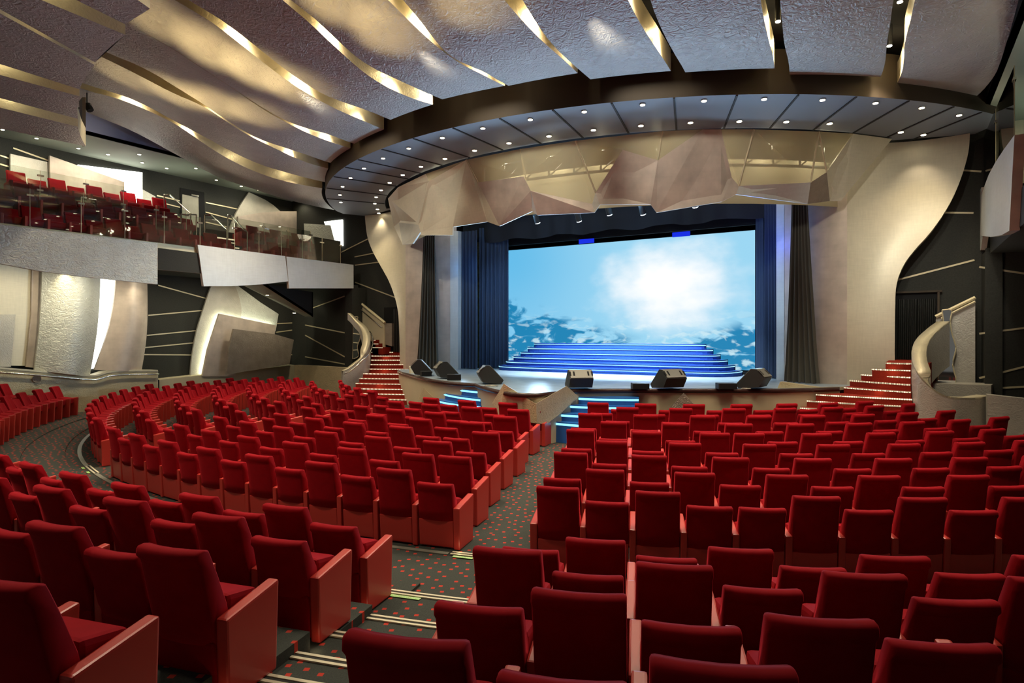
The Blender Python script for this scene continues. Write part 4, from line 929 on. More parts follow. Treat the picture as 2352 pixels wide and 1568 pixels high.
# ------------------------------------------------------------------ red carpeted stairs
def red_stairs(label, levels, zb, top, piv=None):
    c = on_z(*levels[-1][0], levels[-1][2]); t = thing('red_stairs', label, 'stairs', (c.x, c.y, zb))
    L = []
    for i, (a, b, z) in enumerate(levels):
        B = on_z(*b, z)
        if piv: B = on_d(*b, piv[0] - piv[1] * i); B.z = z
        L.append((on_z(*a, z), B, z))
    for i, (a, b, z) in enumerate(L):
        d = b - a; nv = Vector((-d.y, d.x, 0)).normalized()
        if nv.dot(Vector((0, 1, 0))) < 0: nv = -nv
        n = 10; bow = .07; f = [a + d * (k / n) - nv * bow * (4 * (k / n) * (1 - k / n)) for k in range(n + 1)]
        if i: A_, B_ = L[i - 1][0] + nv * .06, L[i - 1][1] + nv * .06
        pts = [(p.x, p.y) for p in f] + ([(B_.x, B_.y), (A_.x, A_.y)] if i else top)
        q = MB(); q.prism(pts, zb, z); o = obj('step', q, REDCARPET, t)
        q = MB(); q.grid([[p - nv * .006 + Vector((0, 0, -.035)) for p in f], [p - nv * .02 + Vector((0, 0, -.02)) for p in f], [p - nv * .006 + Vector((0, 0, -.002)) for p in f]]); obj('edge_light', q, WARMLED, o)
    return L
LST = red_stairs('red carpeted stairs with lit edges at the left of the stage', [((853, 808), (925, 808), 2.10), ((853, 816.6), (935, 816.6), 1.955), ((852, 826), (937, 826), 1.805), ((850, 836), (938, 836), 1.645), ((844, 846), (938, 846.5), 1.48), ((834, 857), (936, 858), 1.315), ((825, 868), (936, 869), 1.15), ((817, 879), (942, 881), .985), ((812, 891), (943, 893), .82), ((808, 902), (947, 905), .655), ((806, 913), (949, 917), .49)], .2, [(-8.3, -2.1), (-10.0, -2.1)])
RST = red_stairs('wide red carpeted stairs with lit edges at the right of the stage', [((2034, 832), (2093, 836), 2.14), ((2003, 846), (2092, 853), 1.975), ((1978, 859), (2092, 868), 1.81), ((1952, 872), (2092, 883.6), 1.645), ((1938, 888), (2093, 900), 1.48), ((1874, 904.6), (2095, 917), 1.315), ((1846, 918.7), (2106, 934.8), 1.15), ((1838, 935), (2115, 951), .985), ((1832, 952), (2122, 967), .82), ((1828, 969), (2128, 984), .655)], .2, [(9.75, -4.3), (10.0, -2.12), (8.9, -2.12)], (15.35, .1))
for L, sg in ((LST, -1), (RST, 1)):
    for (a, b, z) in L[1::3]:
        m = (a + b) / 2; lamp('stair_light', m + Vector((0, -.25, -.02)), 1.2, (1, .78, .45), 'POINT', size=.05)
# upper flight on the left, climbing away behind the black box
t = thing('upper_red_stairs', 'narrow upper flight of lit red stairs climbing to the left balcony', 'stairs', on_v(868, 800, -2.5))
for i, (x0, x1, y) in enumerate(((855, 879, 797), (855, 869, 788.5), (856, 862, 780))):
    a, b = on_v(x0, y, -2.6), on_v(x1, y, -2.6); q = MB(); q.prism([(a.x, -2.6), (b.x, -2.6), (b.x, -2.1), (a.x, -2.1)], 2.0, a.z); o = obj('step', q, REDCARPET, t)
    q = MB(); q.box(((a.x + b.x) / 2, -2.61, a.z - .02), (abs(b.x - a.x), .02, .03)); obj('edge_light', q, WARMLED, o)
t = thing('stair_side_wall', 'cream slanting wall with a handrail along the upper left stairs', 'stair wall', on_v(850, 790, -2.35))
P = [on_v(x, y, -2.35) for x, y in ((812, 690), (883, 745), (883, 800), (868, 800), (845, 775), (812, 735))]
q = MB(); q.slab(P, (0, .08, 0)); obj('wall_panel', q, CREAM, t)
q = MB(); q.tube([on_v(812, 683, -2.36), on_v(884, 741, -2.36)], .06, 6); obj('cap', q, TRIM, t)
q = MB(); q.tube([on_v(813, 698, -2.44), on_v(878, 752, -2.44)], .03, 8); obj('handrail', q, CHROME, t)
q = MB(); q.slab([on_v(x, y, -2.3) for x, y in ((882, 742), (900, 742), (900, 795), (882, 790))], (0, .15, 0)); tag(obj('low_wall', q, BROWNLEAF), 'short bronze leaf wall beside the left dark doorway', 'low wall')

def balustrade(label, path, w, mm_cap, mm_face, zb, rail=None, inner=True):
    """a curving parapet: cap on top, outer face down to the floor"""
    C = smooth_pts([on_z(x, y, z) if pl is None else on_pl(x, y, *pl) for x, y, z, pl in path], 5)
    t = thing('stair_balustrade', label, 'balustrade', (C[-1].x, C[-1].y, zb))
    out = []
    for i, p in enumerate(C):
        d = (C[min(i + 1, len(C) - 1)] - C[max(i - 1, 0)]); d.z = 0; d.normalize(); out.append(Vector((-d.y, d.x, 0)))
    ins = [p + o * w for p, o in zip(C, out)]
    q = MB(); q.grid([C, [p + Vector((0, 0, .05)) for p in C], [p + Vector((0, 0, .05)) for p in ins], ins]); obj('cap', q, mm_cap, t, True)
    q = MB(); q.grid([C, [Vector((p.x, p.y, zb)) for p in C]]); obj('outer_face', q, mm_face, t, True)
    q = MB(); q.grid([ins, [Vector((p.x, p.y, zb)) for p in ins]]); obj('inner_face', q, mm_face, t, True)
    if rail:
        R = [p - o * .09 + Vector((0, 0, -.10)) for p, o in zip(C, out)]; R = R[int(len(R) * rail[0]):int(len(R) * rail[1])]
        q = MB(); q.tube(R, .025, 8); obj('handrail', q, CHROME, t, True)
        q = MB()
        for k in range(1, len(R) - 1, 4): q.tube([R[k], R[k] + Vector((out[k].x, out[k].y, 0)) * .09], .012, 6)
        obj('brackets', q, CHROME, t)
    return t
# left: cap runs from the black pillar round and down to the floor wall
LB = [on_d(788, 851, 24.6), on_d(800, 846, 24.7), on_d(821, 830, 24.9), on_d(841, 808, 25.1), on_d(850, 785, 25.6), on_d(850, 768, 26.1), on_d(842, 751, 26.6), on_d(824, 735, 26.9), on_d(806, 719, 27.0)]
def path_pts(P): return P
def balustrade2(label, C, w, mm_cap, mm_face, zb, rail=None, flip=1, drop=lambda z: 1.15):
    C = smooth_pts(C, 5); t = thing('stair_balustrade', label, 'balustrade', (C[0].x, C[0].y, zb)); out = []; low = lambda p: max(zb, p.z - drop(p.z))
    for i, p in enumerate(C):
        d = (C[min(i + 1, len(C) - 1)] - C[max(i - 1, 0)]); d.z = 0; d.normalize(); out.append(Vector((-d.y, d.x, 0)) * flip)
    ins = [p + o * w for p, o in zip(C, out)]
    q = MB(); q.grid([[p + Vector((0, 0, -.05)) for p in C], C, ins, [p + Vector((0, 0, -.05)) for p in ins]]); obj('cap', q, mm_cap, t, True)
    q = MB(); q.grid([C, [Vector((p.x, p.y, low(p))) for p in C]]); obj('outer_face', q, mm_face, t, True)
    q = MB(); q.grid([ins, [Vector((p.x, p.y, low(p))) for p in ins]]); obj('inner_face', q, mm_face, t, True)
    if rail:
        i0, i1 = int(len(C) * rail[0]), int(len(C) * rail[1]); R = [p - o * .10 + Vector((0, 0, -.12)) for p, o in zip(C[i0:i1], out[i0:i1])]
        q = MB(); q.tube(R, .026, 8); obj('handrail', q, CHROME, t, True)
    return t
balustrade2('curving gold balustrade at the left red stairs', LB, .30, SILVERSIDE, GREYLEAF, .25, (.0, .75), 1, lambda z: 1.15 if z < 2.4 else max(.3, 1.15 - (z - 2.4) * 1.1))
RBP = [on_d(2275, 908, 14.4), on_d(2240, 913, 14.2), on_d(2198, 912, 14.15), on_d(2165, 905, 14.2), on_d(2134, 884, 14.3), on_d(2108, 856, 14.5), on_d(2096, 830, 14.9), on_d(2094, 805, 15.3), on_d(2104, 779, 15.8), on_d(2130, 754, 16.2), on_d(2152, 738, 16.45)]
balustrade2('curving pale gold balustrade sweeping round the right red stairs', RBP, -.30, SILVERSIDE, GREYLEAF, .2, (.25, .85), 1)
lamp('stair_light', Vector((10.35, -4.4, 3.9)), 12, (1, .9, .7), 'POINT', size=.1)  # added point with no fixture, brightens the inside of the balustrade
P = [on_v(x, y, -2.55) for x, y in ((2150, 729), (2240, 682), (2240, 905), (2140, 905))]
q = MB(); q.slab(P, (0, .1, 0)); t = thing('stair_side_wall', 'grey leaf wall with a slanting gold cap behind the right balustrade', 'stair wall', P[3]); obj('wall_panel', q, GREYLEAF, t)
q = MB(); q.tube([on_v(2149, 727, -2.6), on_v(2240, 683, -2.6)], .05, 6); q.tube([on_v(2162, 731, -2.66), on_v(2240, 692, -2.66)], .03, 6); obj('cap', q, TRIM, t)
def hourglass(P, label, v):
    pts = smooth_pts([on_v(x, y, v) for x, y in P], 3); t = thing('wall_mirror', label, 'mirror', pts[-1])
    q = MB(); q.slab(pts, (0, .03, 0)); obj('mirror_face', q, MIRROR, t)
    q = MB(); q.tube(pts + [pts[0]], .018, 6); obj('mirror_edge', q, TRIM, t)
hourglass(((2164, 712), (2185, 712), (2183, 735), (2185, 760), (2194, 790), (2195, 805), (2188, 838), (2195, 878), (2153, 878), (2162, 840), (2154, 805), (2160, 766), (2167, 746), (2166, 730)), 'hourglass-shaped mirror behind the right balustrade', -2.75)
hourglass(((811, 728), (822, 728), (818, 745), (826, 765), (827, 778), (821, 795), (823, 818), (810, 824)), 'narrow wavy mirror beside the left balustrade', -2.95)
p = on_v(2188, 880, -3.2); q = MB(); q.prism([(p.x - .95, -3.5), (p.x + .75, -3.5), (p.x + .9, -2.6), (p.x - .95, -2.6)], .2, p.z); tag(obj('plinth', q, GREYLEAF), 'low rounded grey leaf plinth under the hourglass mirror', 'plinth')
# low walls at the sides of the hall floor
q = MB(); P = [on_pl(x, y, (10.9, -5.2), (16, -4.6)) for x, y in ((2268, 906), (2352, 915))]; P.append(P[1] + (P[1] - P[0]) * .6); 
q.slab(P + [Vector((p.x, p.y, .1)) for p in P[::-1]], (0, .3, 0)); tag(obj('low_wall', q, GREYLEAF), 'grey leaf low wall along the right of the hall', 'low wall')
q = MB(); P = [on_pl(x, y, (6.1, -5.6), (7.9, -4.1)) for x, y in ((1792, 876), (1880, 889), (1938, 888), (1938, 894), (1875, 905), (1848, 918), (1842, 942), (1765, 942))]; q.slab(P, (.05, .1, 0)); tag(obj('stair_flank_panel', q, GOLDSWIRL), 'pointed gold leaf panel between the stage edge and the right red stairs', 'panel')
q = MB(); P = [on_pl(x, y, (-7.2, -5), (-6.3, -5.2)) for x, y in ((941, 843), (945, 858), (948, 912), (944, 912), (939, 840))]; q.slab(P, (.05, .1, 0)); tag(obj('stair_flank_panel', q, CREAM), 'narrow pale panel between the left red stairs and the stage', 'panel')
# wall below the left black box, and the parapets
q = MB(); P = [on_pl(x, y, (-16, -3.2), (-10.7, -3.7)) for x, y in ((676, 838), (740, 841), (800, 845))]; q.slab(P + [Vector((p.x, p.y, .1)) for p in P[::-1]], (0, .3, 0)); tag(obj('low_wall', q, GOLDSWIRL), 'swirled gold low wall below the black corner, left of the stairs', 'low wall')
UP = -15.3
t = thing('parapet', 'gold low parapet with a sweeping top and handrail at the far left seats', 'parapet', on_u(180, 860, UP))
tp = smooth_pts([on_u(x, y, UP) for x, y in ((-60, 842), (0, 845), (100, 853), (200, 862), (225, 861), (250, 854), (300, 851), (362, 851))], 4)
q = MB(); q.grid([[Vector((p.x, p.y, .05)) for p in tp], tp, [p + Vector((-.5, 0, .0)) for p in tp]]); obj('front_face', q, GOLDSWIRL, t)
q = MB(); q.grid([[p + Vector((.02, 0, -.03)) for p in tp], [p + Vector((.02, 0, .03)) for p in tp], [p + Vector((-.5, 0, .03)) for p in tp]]); obj('cap', q, SILVERSIDE, t)
q = MB(); a = tp[-1]; q.slab([(a.x, a.y, .05), (a.x, a.y, a.z), (a.x - .6, a.y, a.z), (a.x - .6, a.y, .05)], (0, .02, 0)); obj('end_face', q, SILVERSIDE, t)
q = MB(); q.tube([p + Vector((.09, 0, -.14)) for p in tp], .03, 8); obj('handrail', q, CHROME, t, True)
q = MB(); p = on_u(84, 870, UP + .02); q.disc(p, .13, (1, 0, 0), .02); obj('vent_grille', q, BROWNLEAF, t)
q = MB(); P = [on_u(x, y, UL + .5) for x, y in ((366, 872), (500, 857), (600, 846), (678, 838))]; q.grid([[Vector((p.x, p.y, .05)) for p in P], P, [p + Vector((-.5, 0, .02)) for p in P]]); tag(obj('parapet', q, CREAM), 'long pale ledge behind the left seats, below the lit arch panels', 'ledge')

# ------------------------------------------------------------------ panels on the left wall below the balcony
def upanel(name, P, u, mm, label, th=.10, cat='wall panel', bulge=0.):
    pts = [on_u(x, y, u) for x, y in P]
    q = MB(); q.slab(pts, (-th, 0, 0)); return tag(obj(name, q, mm), label, cat)
def curved_panel(name, L, R, u, mm, label, bulge, th=.08, cat='wall panel'):
    L = smooth_pts([on_u(x, y, u) for x, y in L], 6); R = smooth_pts([on_u(x, y, u) for x, y in R], 6); n = min(len(L), len(R)); rows = []
    for i in range(n):
        a, b = L[int(i * (len(L) - 1) / (n - 1))], R[int(i * (len(R) - 1) / (n - 1))]
        rows.append([a.lerp(b, k / 12) + Vector((bulge * math.sin(PI * k / 12), 0, 0)) for k in range(13)])
    q = MB(); q.grid(rows); back = [[p + Vector((-th, 0, 0)) for p in r] for r in rows]; q.grid(back); q.grid([rows[0], back[0]]); q.grid([rows[-1], back[-1]]); q.grid([[r[0] for r in rows], [r[0] for r in back]]); q.grid([[r[-1] for r in rows], [r[-1] for r in back]])
    return tag(obj(name, q, mm, None, True), label, cat)
upanel('wall_panel', ((-80, 590), (84, 610), (72, 840), (-80, 838)), UL + .10, GOLD, 'plain gold wall panel at the far left under the balcony')
upanel('wall_panel', ((74, 608), (100, 612), (92, 720), (82, 845), (60, 842), (72, 720)), UL + .22, GOLDPINK, 'narrow brown gold upright strip left of the curved panel')
upanel('wall_panel', ((-80, 722), (36, 722), (25, 842), (-80, 842)), UL + .45, GREYLEAF, 'small grey swirled panel at the left picture edge')
curved_panel('wall_panel', ((97, 600), (95, 680), (90, 760), (79, 850)), ((231, 615), (229, 690), (222, 770), (206, 866)), UL + .5, PALESWIRL, 'tall curved hammered panel left of the bright light strip', .45)
upanel('light_strip_panel', ((229, 620), (268, 625), (256, 735), (238, 790), (218, 845), (206, 848), (222, 760)), UL + .12, LIGHTBOX, 'bright white light strip between two leaning wall panels', cat='light panel')
curved_panel('wall_panel', ((268, 620), (262, 690), (248, 760), (217, 849)), ((338, 635), (339, 710), (336, 780), (325, 853)), UL + .5, GOLDPINK, 'curved silver panel right of the bright light strip', .25)
curved_panel('wall_panel', ((500, 630), (484, 660), (466, 714), (451, 764), (441, 820), (437, 868)), ((520, 630), (545, 660), (560, 716), (545, 770), (510, 830), (480, 868)), UL + .16, GREYLEAF, 'tall pale arch panel, left leg of the lit arch', .05)
upanel('wall_panel', ((520, 640), (545, 655), (598, 694), (640, 721), (633, 760), (530, 760), (470, 760), (478, 690), (500, 640)), UL + .17, PALESWIRL, 'pale arch panel with the glowing edge below the balcony')
upanel('wall_panel', ((504, 720), (634, 747), (631, 768), (560, 800), (540, 864), (465, 864), (478, 800)), UL + .55, GOLDPINK, 'rosy silver panel in front of the glowing arch')
upanel('wall_panel', ((537, 755), (630, 767), (675, 780), (665, 836), (521, 860), (526, 802)), UL + 1.0, BROWNLEAF, 'dark bronze panel in front, lowest of the arch panels')
q = MB(); q.tube([on_u(x, y, UL + .35) for x, y in ((466, 862), (479, 800), (505, 724))], .03, 6); q.tube([on_u(x, y, UL + .35) for x, y in ((506, 723), (570, 737), (632, 750))], .03, 6); tag(obj('hidden_light_strip', q, BACKGLOW), 'glowing strip light along the edge of the rosy silver panel', 'strip light')
for x in (-14.2, -12.9, -11.5, -9.5, -7.4, -5.2, -3.6): lamp('under_balcony_fill', Vector((-13.6, x, 5.15)), 150, (1, .88, .62), angle=130, blend=1, size=.1, aim=Vector((-15.6, x + .2, 2)))  # unseen spots added below the deck to brighten the wall panels
lamp('panel_spot_light', on_u(150, 640, UL + 1.1) + Vector((0, 0, .35)), 60, (1, .78, .4), angle=80, blend=1, size=.05, aim=on_u(150, 720, UL + .6))
lamp('panel_spot_light', on_u(320, 660, UL + 1.3) + Vector((0, 0, .3)), 30, (1, .86, .6), angle=80, blend=1, size=.05, aim=on_u(310, 720, UL + .6))
q = MB(); q.slab([on_u(x, y, UL + .1) for x, y in ((350, 613), (470, 629), (470, 638), (350, 622))], (.1, 0, 0)); tag(obj('beam', q, GREYLEAF), 'pale metal beam under the balcony between the fascia panels', 'beam')

# ------------------------------------------------------------------ left balcony
UF = -11.0
q = MB(); q.slab([(UF - .125, -36, 5.55), (UF - .125, -3.0, 5.55), (UL, -3.0, 5.55), (UL, -36, 5.55)], (0, 0, -.32)); struct('floor_balcony', q, BLACKWALL, 'balcony deck along the left side')
q = MB(); q.slab([(-12.7, -36, 5.56), (-12.7, -3.2, 5.56), (UL, -3.2, 5.56), (UL, -36, 5.56)], (0, 0, .72)); q.slab([(-13.75, -36, 6.28), (-13.75, -3.2, 6.28), (UL, -3.2, 6.28), (UL, -36, 6.28)], (0, 0, .66)); struct('floor_balcony_tiers', q, BLACKWALL, 'raised tiers of the left balcony')
q = MB(); q.box((UF - .22, -19.5, 5.66), (.16, 33, .24)); tag(obj('balcony_curb', q, TRIM), 'thin pale curb running along the left balcony edge', 'curb')
def fascia(P, mm, label, u=UF, out=-.12, cols=None):
    pts = [on_u(x, y, u) for x, y in P]; q = MB(); q.slab(pts, (out if u < 0 else -out, 0, 0), 0, 1); return tag(obj('balcony_fascia', q, [mm, GOLDPINK]), label, 'balcony front panel')
fascia(((-250, 482), (0, 515), (180, 537), (362, 558), (362, 653), (180, 634), (90, 622), (0, 605), (-250, 556)), PALESWIRL, 'long hammered pale balcony front panel at the far left')
fascia(((454, 562), (655, 588), (662, 646), (600, 653), (530, 657), (468, 657)), PALEBLUE, 'blue grey tapered balcony front panel, middle of the left balcony')
fascia(((658, 589), (812, 608), (812, 662), (664, 662)), PALEBLUE, 'pale balcony front panel ending at the black pillar')
fascia(((363, 569), (456, 581), (464, 628), (363, 619)), BLACKWALL, 'black recessed balcony front between the two pale panels', UF - .06, -.06)
# sloping underside with two lamps
t = thing('sloping_soffit', 'sloping grey green underside of the balcony stairs with two lamps', 'soffit', on_u(640, 690, -13.4))
A = [on_u(x, y, -13.9) for x, y in ((552, 652), (703, 728))]; B = [on_u(x, y, -12.7) for x, y in ((598, 650), (719, 728))]
q = MB(); q.slab([A[0], B[0], B[1], A[1]], (0, 0, .12)); obj('underside', q, LOWCEIL, t)
q = MB(); q.slab([B[0], B[1], Vector((B[1].x, B[1].y, 4.7)), Vector((B[0].x, B[0].y, 4.9))], (-.05, 0, 0)); obj('side_panel', q, BLACKWALL, t)
q = MB(); q.slab([B[1], A[1], Vector((A[1].x, A[1].y, 4.7)), Vector((B[1].x, B[1].y, 4.7))], (0, -.05, 0)); obj('end_panel', q, BLACKWALL, t)
for (x, y), lab in (((612, 677), 'upper'), ((674, 718), 'lower')):
    s = .42 if x < 650 else .9; c = A[0].lerp(B[0], .5).lerp(A[1].lerp(B[1], .5), s); c = Vector((on_u(x, y, c.x)))
    downlight(c + Vector((.05, 0, 0)), .06, 'small warm lamp in the sloping underside of the balcony, %s one' % lab, 'lamps under the balcony')
    lamp('soffit_light', c + Vector((.05, 0, -.1)), 14, (1, .85, .6), angle=120, size=.05, aim=c + Vector((0, 0, -3)))

# balcony seats
def bal_seat(x, y, kd, row, sec, i, u, zt):
    p = on_u(x, y, u); fl = (5.555, 6.285, 6.945)[row]
    t = thing('balcony_chair', '%s red balcony seat, %s from the left in the %s row, %s section' % ('tall' if kd == 'T' else 'low', ORD[i], ('front', 'second', 'back')[row], sec), 'balcony seat', (u, p.y, fl), rad(-90), 'red seats on the left balcony')
    for nm, key in (('backrest', kd), ('lower_back_panel', 'lower'), ('seat_cushion', 'seat'), ('armrest', 'arm')):
        o = bpy.data.objects.new(nm, ME[key]); COL.objects.link(o); o.parent = t
def bal_row(x0, kd0, n, row, sec, u, zt, pitch=.562):
    # x0: where the first seat top stands along the row
    v = x0
    for i in range(n):
        kd = kd0 if i % 2 == 0 else flip[kd0]
        px = proj((u, v, zt)); bal_seat(px[0], px[1], kd, row, sec, i, u, zt); v += pitch
bal_row(-14.84, 'L', 13, 0, 'far', -12.35, 6.55)
bal_row(-7.09, 'T', 8, 0, 'near stage', -12.35, 6.58)
bal_row(-14.6, 'L', 11, 1, 'far', -13.4, 7.22)
bal_row(-6.7, 'L', 7, 1, 'near stage', -13.4, 7.3)
bal_row(-13.85, 'T', 9, 2, 'far', -14.45, 7.95)
# glass balustrades
def pane(a, b, z0, z1, label, clamp=.55, group='glass panes of the balcony balustrade'):
    a, b = Vector(a), Vector(b); d = (b - a).normalized(); m = (a + b) / 2; nv = Vector((-d.y, d.x, 0))
    t = thing('glass_pane', label, 'glass pane', (m.x, m.y, z0), group=group)
    q = MB(); q.slab([a.to_3d() + Vector((0, 0, z0)) + d.to_3d() * .012, b.to_3d() + Vector((0, 0, z0)) - d.to_3d() * .012, b.to_3d() + Vector((0, 0, z1)) - d.to_3d() * .012, a.to_3d() + Vector((0, 0, z1)) + d.to_3d() * .012], nv.to_3d() * .012) if False else q.slab([Vector((a.x, a.y, z0)) + d * .012, Vector((b.x, b.y, z0)) - d * .012, Vector((b.x, b.y, z1)) - d * .012, Vector((a.x, a.y, z1)) + d * .012], nv * .012)
    obj('glass_sheet', q, GLASS, t)
    q = MB(); q.box((b.x, b.y, lerp(z0, z1, .82)), (.05, .17, .05) if abs(d.x) < .5 else (.17, .05, .05)); obj('clamp', q, CHROME, t)
    q = MB(); q.box((b.x, b.y, (z0 + z1) / 2), (.012, .010, z1 - z0)); obj('glass_edge', q, TRIM, t)
vs = [-18.6, -17.3, -16.05, -14.81, -13.55, -12.34, -11.13, -9.91, -8.6, -7.6, -6.6, -5.6, -4.6, -3.6]
for i in range(len(vs) - 1): pane((UF - .05, vs[i], 0), (UF - .05, vs[i + 1], 0), 5.78, 6.80, 'clear glass pane on the balcony edge, %s along from the far left' % ORD[i])
pane((UF - .05, -3.55, 0), (-12.1, -3.3, 0), 5.78, 6.6, 'glass pane closing the stage end of the balcony')
v2 = [-16.2, -15.0, -13.8, -12.6, -11.4, -10.3, -9.2]
for i in range(len(v2) - 1): pane((-13.0, v2[i], 0), (-13.0, v2[i + 1], 0), 6.45, 7.35, 'glass pane before the second balcony row, %s from the far left' % ORD[i], group='glass panes of the upper balustrade')
v3 = [-16, -14.7, -13.4, -12.1, -10.9]
for i in range(len(v3) - 1): pane((-13.95, v3[i], 0), (-13.95, v3[i + 1], 0), 7.1, 8.0, 'glass pane before the back balcony row, %s from the far left' % ORD[i], group='glass panes of the back balustrade')
v4 = [-7.1, -5.9, -4.7, -3.5]
for i in range(len(v4) - 1): pane((-13.0, v4[i], 0), (-13.0, v4[i + 1], 0), 6.5, 7.4, 'glass pane before the second row near the stage, %s along' % ORD[i], group='glass panes of the upper balustrade')
# tinted low screens in front of the back rows
# steps and rails in the balcony gangway
t = thing('balcony_steps', 'short lit flight of black steps in the balcony gangway', 'steps', (-12.6, -8.3, 5.55))
for i, (x0, x1, y0, y1) in enumerate(((482, 549, 560, 567), (484, 540, 550, 557), (477, 538, 541, 547))):
    u = -12.3 - .33 * i; a, b = on_u(x0, y0, u), on_u(x1, y1, u); q = MB(); q.slab([(u, a.y, 5.55), (u, b.y, 5.55), (u, b.y, a.z), (u, a.y, a.z)], (-.4, 0, 0)); o = obj('step', q, BLACK, t)
    q = MB(); q.slab([(u + .012, a.y, a.z - .04), (u + .012, b.y, a.z - .04), (u + .012, b.y, a.z), (u + .012, a.y, a.z)], (-.02, 0, 0)); obj('edge_light', q, WARMLED, o)
def rail(P, label, u0=-11.6, posts=True):
    t = thing('chrome_handrail', label, 'handrail', on_u(P[0][0], P[0][1], P[0][2])); pts = [on_u(x, y, u) for x, y, u in P]
    q = MB(); q.tube(pts, .028, 8); obj('rail_tube', q, CHROME, t)
    for p in (pts[0], pts[-1]):
        q = MB(); q.tube([p, Vector((p.x, p.y, p.z - 1.0))], .024, 8); obj('post', q, CHROME, t)
rail([(470, 494, -12.9), (485, 493, -12.9), (521, 527, -11.9)], 'chrome handrail on the left side of the balcony gangway steps')
rail([(523, 494, -12.9), (532, 496, -12.9), (558, 525, -11.9), (568, 533, -11.7)], 'chrome handrail on the right side of the balcony gangway steps')
rail([(377, 447, -14.4), (390, 447, -14.4), (438, 490, -13.2)], 'sloping chrome handrail below the grey balcony door')
rail([(415, 492, -13.3), (451, 493, -13.3)], 'short level chrome handrail in front of the grey balcony door')
# things on the wall behind the balcony
upanel('wall_panel', ((24, 353), (114, 373), (117, 460), (24, 460)), UL + .15, GREYLEAF, 'silver wall panel behind the back balcony seats, far left one')
upanel('wall_panel', ((114, 357), (286, 418), (286, 470), (118, 470)), UL + .35, GOLDPINK, 'sloping silver wall panel beside the bright light box')
upanel('light_box', ((180, 378), (327, 396), (327, 470), (230, 470)), UL + .08, LIGHTBOX, 'bright white light box behind the far balcony seats', cat='light box')
upanel('wall_panel', ((328, 435), (357, 451), (360, 490), (328, 480)), UL + .2, PALESWIRL, 'small pale panel right of the bright light box')
t = thing('balcony_door', 'grey door in a black frame on the balcony wall', 'door', on_u(440, 530, UL + .02))
q = MB(); q.slab([on_u(x, y, UL + .02) for x, y in ((413, 431), (468, 442), (472, 545), (415, 540))], (.03, 0, 0)); obj('frame', q, BLACK, t)
q = MB(); q.slab([on_u(x, y, UL + .06) for x, y in ((418, 446), (455, 453), (457, 540), (418, 535))], (.02, 0, 0)); obj('leaf', q, DOORLEAF, t)
q = MB(); q.slab([on_u(x, y, UL + .1) for x, y in ((438, 446), (455, 449), (455, 452), (438, 449))], (.06, 0, 0)); obj('door_closer', q, CHROME, t)
upanel('wall_panel', ((572, 441), (591, 450), (610, 459), (628, 471), (645, 486), (600, 505), (560, 560), (520, 560), (528, 525), (541, 492), (556, 465)), UL + .15, GREYLEAF, 'pointed leaf-shaped silver panel on the balcony wall')
upanel('wall_panel', ((547, 497), (593, 489), (643, 485), (690, 485), (703, 545), (547, 545)), UL + .35, GOLDPINK, 'broad rosy silver panel behind the near balcony seats')
def fpanel(name, P, off, mm, label, cat='wall panel'):
    q = MB(); q.slab([on_v(x, y, -2.06 - off) for x, y in P], (0, .06, 0)); return tag(obj(name, q, mm), label, cat)
fpanel('wall_panel', ((698, 513), (759, 517), (778, 590), (702, 590)), .12, PALESWIRL, 'pale greenish panel beside the small light box at the balcony end')
fpanel('light_box', ((744, 509), (786, 504), (787, 564), (770, 566)), .05, LIGHTBOX, 'small bright light box at the stage end of the balcony', 'light box')
for i, (x, y) in enumerate(((6, 297), (84, 317), (180, 340), (248, 354), (320, 354), (327, 373), (383, 386), (450, 386), (497, 413), (554, 427), (594, 436), (647, 447), (683, 456))):
    p = on_z(x, y, ZL - .015); downlight(p, .05, 'small downlight in the low ceiling over the balcony, %s from the far left' % ORD[i], 'downlights over the left balcony')
    lamp('balcony_light', p - Vector((0, 0, .08)), 32, (1, .88, .62), angle=150, blend=.8, size=.05, aim=p - Vector((0, 0, 4)))
lamp('bulkhead_fill', Vector((-12.1, -12.6, 8.9)), 26, (1, .9, .7), angle=100, blend=1, size=.05, aim=Vector((-13.2, -12.4, 9.7)))  # added spot that brightens the left bulkhead, no lamp there
for v in (-12.5, -8.5, -5): lamp('bulkhead_fill', Vector((-14.6, v, 7.9)), 26, (.9, 1, .8), angle=150, blend=1, size=.2, aim=Vector((-14.4, v, 9.3)))  # mid-air uplights added to lift the left low ceiling
for v in (-12, -8, -4): lamp('bulkhead_fill', Vector((13.0, v, 6.6)), 70, (.9, 1, .8), angle=150, blend=1, size=.3, aim=Vector((12.6, v, 9)))  # mid-air uplights added for the right low ceiling as well
for v in (-14.5, -12.6, -10.5, -7.5, -5): lamp('balcony_wall_fill', Vector((-13.6, v, 9.1)), 150, (1, .92, .7), angle=110, blend=1, size=.1, aim=Vector((-15.9, v - .3, 7.6)))  # spots added to brighten the balcony wall panels; no fixtures modelled

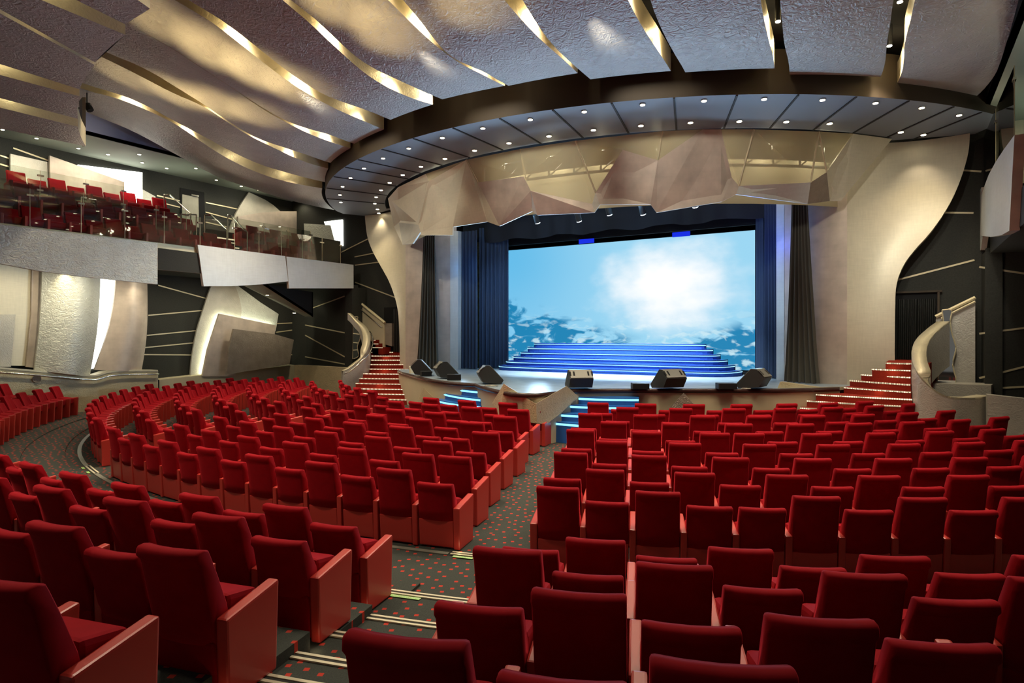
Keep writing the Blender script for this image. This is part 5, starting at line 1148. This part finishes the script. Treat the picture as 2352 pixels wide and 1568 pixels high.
# ------------------------------------------------------------------ right balcony
UR = 10.9
q = MB(); q.slab([(UR + .15, -36, 5.55), (UR + .15, -3.0, 5.55), (16, -3.0, 5.55), (16, -36, 5.55)], (0, 0, -.7)); struct('floor_balcony_right', q, BLACKWALL, 'balcony deck along the right side')
fascia(((2330, 310), (2307, 341), (2286, 373), (2271, 401), (2261, 427), (2254, 450), (2252, 541), (2275, 544), (2300, 540), (2318, 530)), PALEBLUE, 'curved blue grey balcony front panel at the upper right', UR, -.16)
fascia(((2254, 430), (2242, 454), (2236, 481), (2236, 584), (2253, 574), (2257, 544)), PALEBLUE, 'narrow pale end piece of the right balcony front', UR + .03, -.12)
pane((UR + .1, -1.9, 0), (UR + .1, -4.5, 0), 6.3, 8.0, 'first glass pane on the right balcony edge', group='glass panes of the right balcony')
pane((UR + .1, -4.5, 0), (UR + .1, -7.2, 0), 6.5, 8.0, 'second glass pane on the right balcony edge', group='glass panes of the right balcony')
q = MB(); q.slab([on_v(x, y, -2.3) for x, y in ((2268, 380), (2310, 270), (2352, 260), (2352, 420), (2268, 430))], (0, .1, 0)); tag(obj('wall_panel', q, GOLD), 'gold wall panel lit by a lamp above the right balcony', 'wall panel')
p = on_v(2307, 279, -2.7); downlight(p, .07, 'bright warm lamp above the right balcony glass', 'lamps over the right balcony'); lamp('panel_spot_light', p - Vector((0, .1, .1)), 35, (1, .8, .45), angle=90, blend=1, size=.05, aim=p - Vector((0, -.3, 4)))
for (x, y, lab) in ((864, 470, 'left'), (2121, 309, 'right')):
    p = on_v(x, y, -3.1); p.z = 7.95
    lamp('wing_wash_light', p + Vector((0, -.5, 0)), 130, (1, .80, .45), angle=75, blend=1., size=.06, aim=p + Vector((0, .45, -4)))

# ------------------------------------------------------------------ room light
for x, y in ((-6, -14), (0, -16), (6, -15), (-9, -9), (9, -11), (-5.5, -20.5), (-1.5, -21.5), (2.2, -19.6), (1, -12), (5, -10), (10, -14.5)):   # overhead house light; those over the rear rows added to brighten seats
    z = fz(math.hypot(x, y - VR)) - .1 if math.hypot(x, y - VR) < 19 else 8.0
    lamp('house_light', (x, y, z), 720, (1, .84, .62), angle=120, blend=1., size=.35, aim=(x, y, 0))
w = bpy.data.worlds.new('dim_room'); SC.world = w; w.use_nodes = True; w.node_tree.nodes['Background'].inputs[0].default_value = (.95, .93, .85, 1); w.node_tree.nodes['Background'].inputs[1].default_value = .10
SC.view_settings.view_transform = 'Standard'; SC.view_settings.look = 'None'; SC.view_settings.gamma = 1; SC.view_settings.use_curve_mapping = False; SC.view_settings.exposure = 0.2
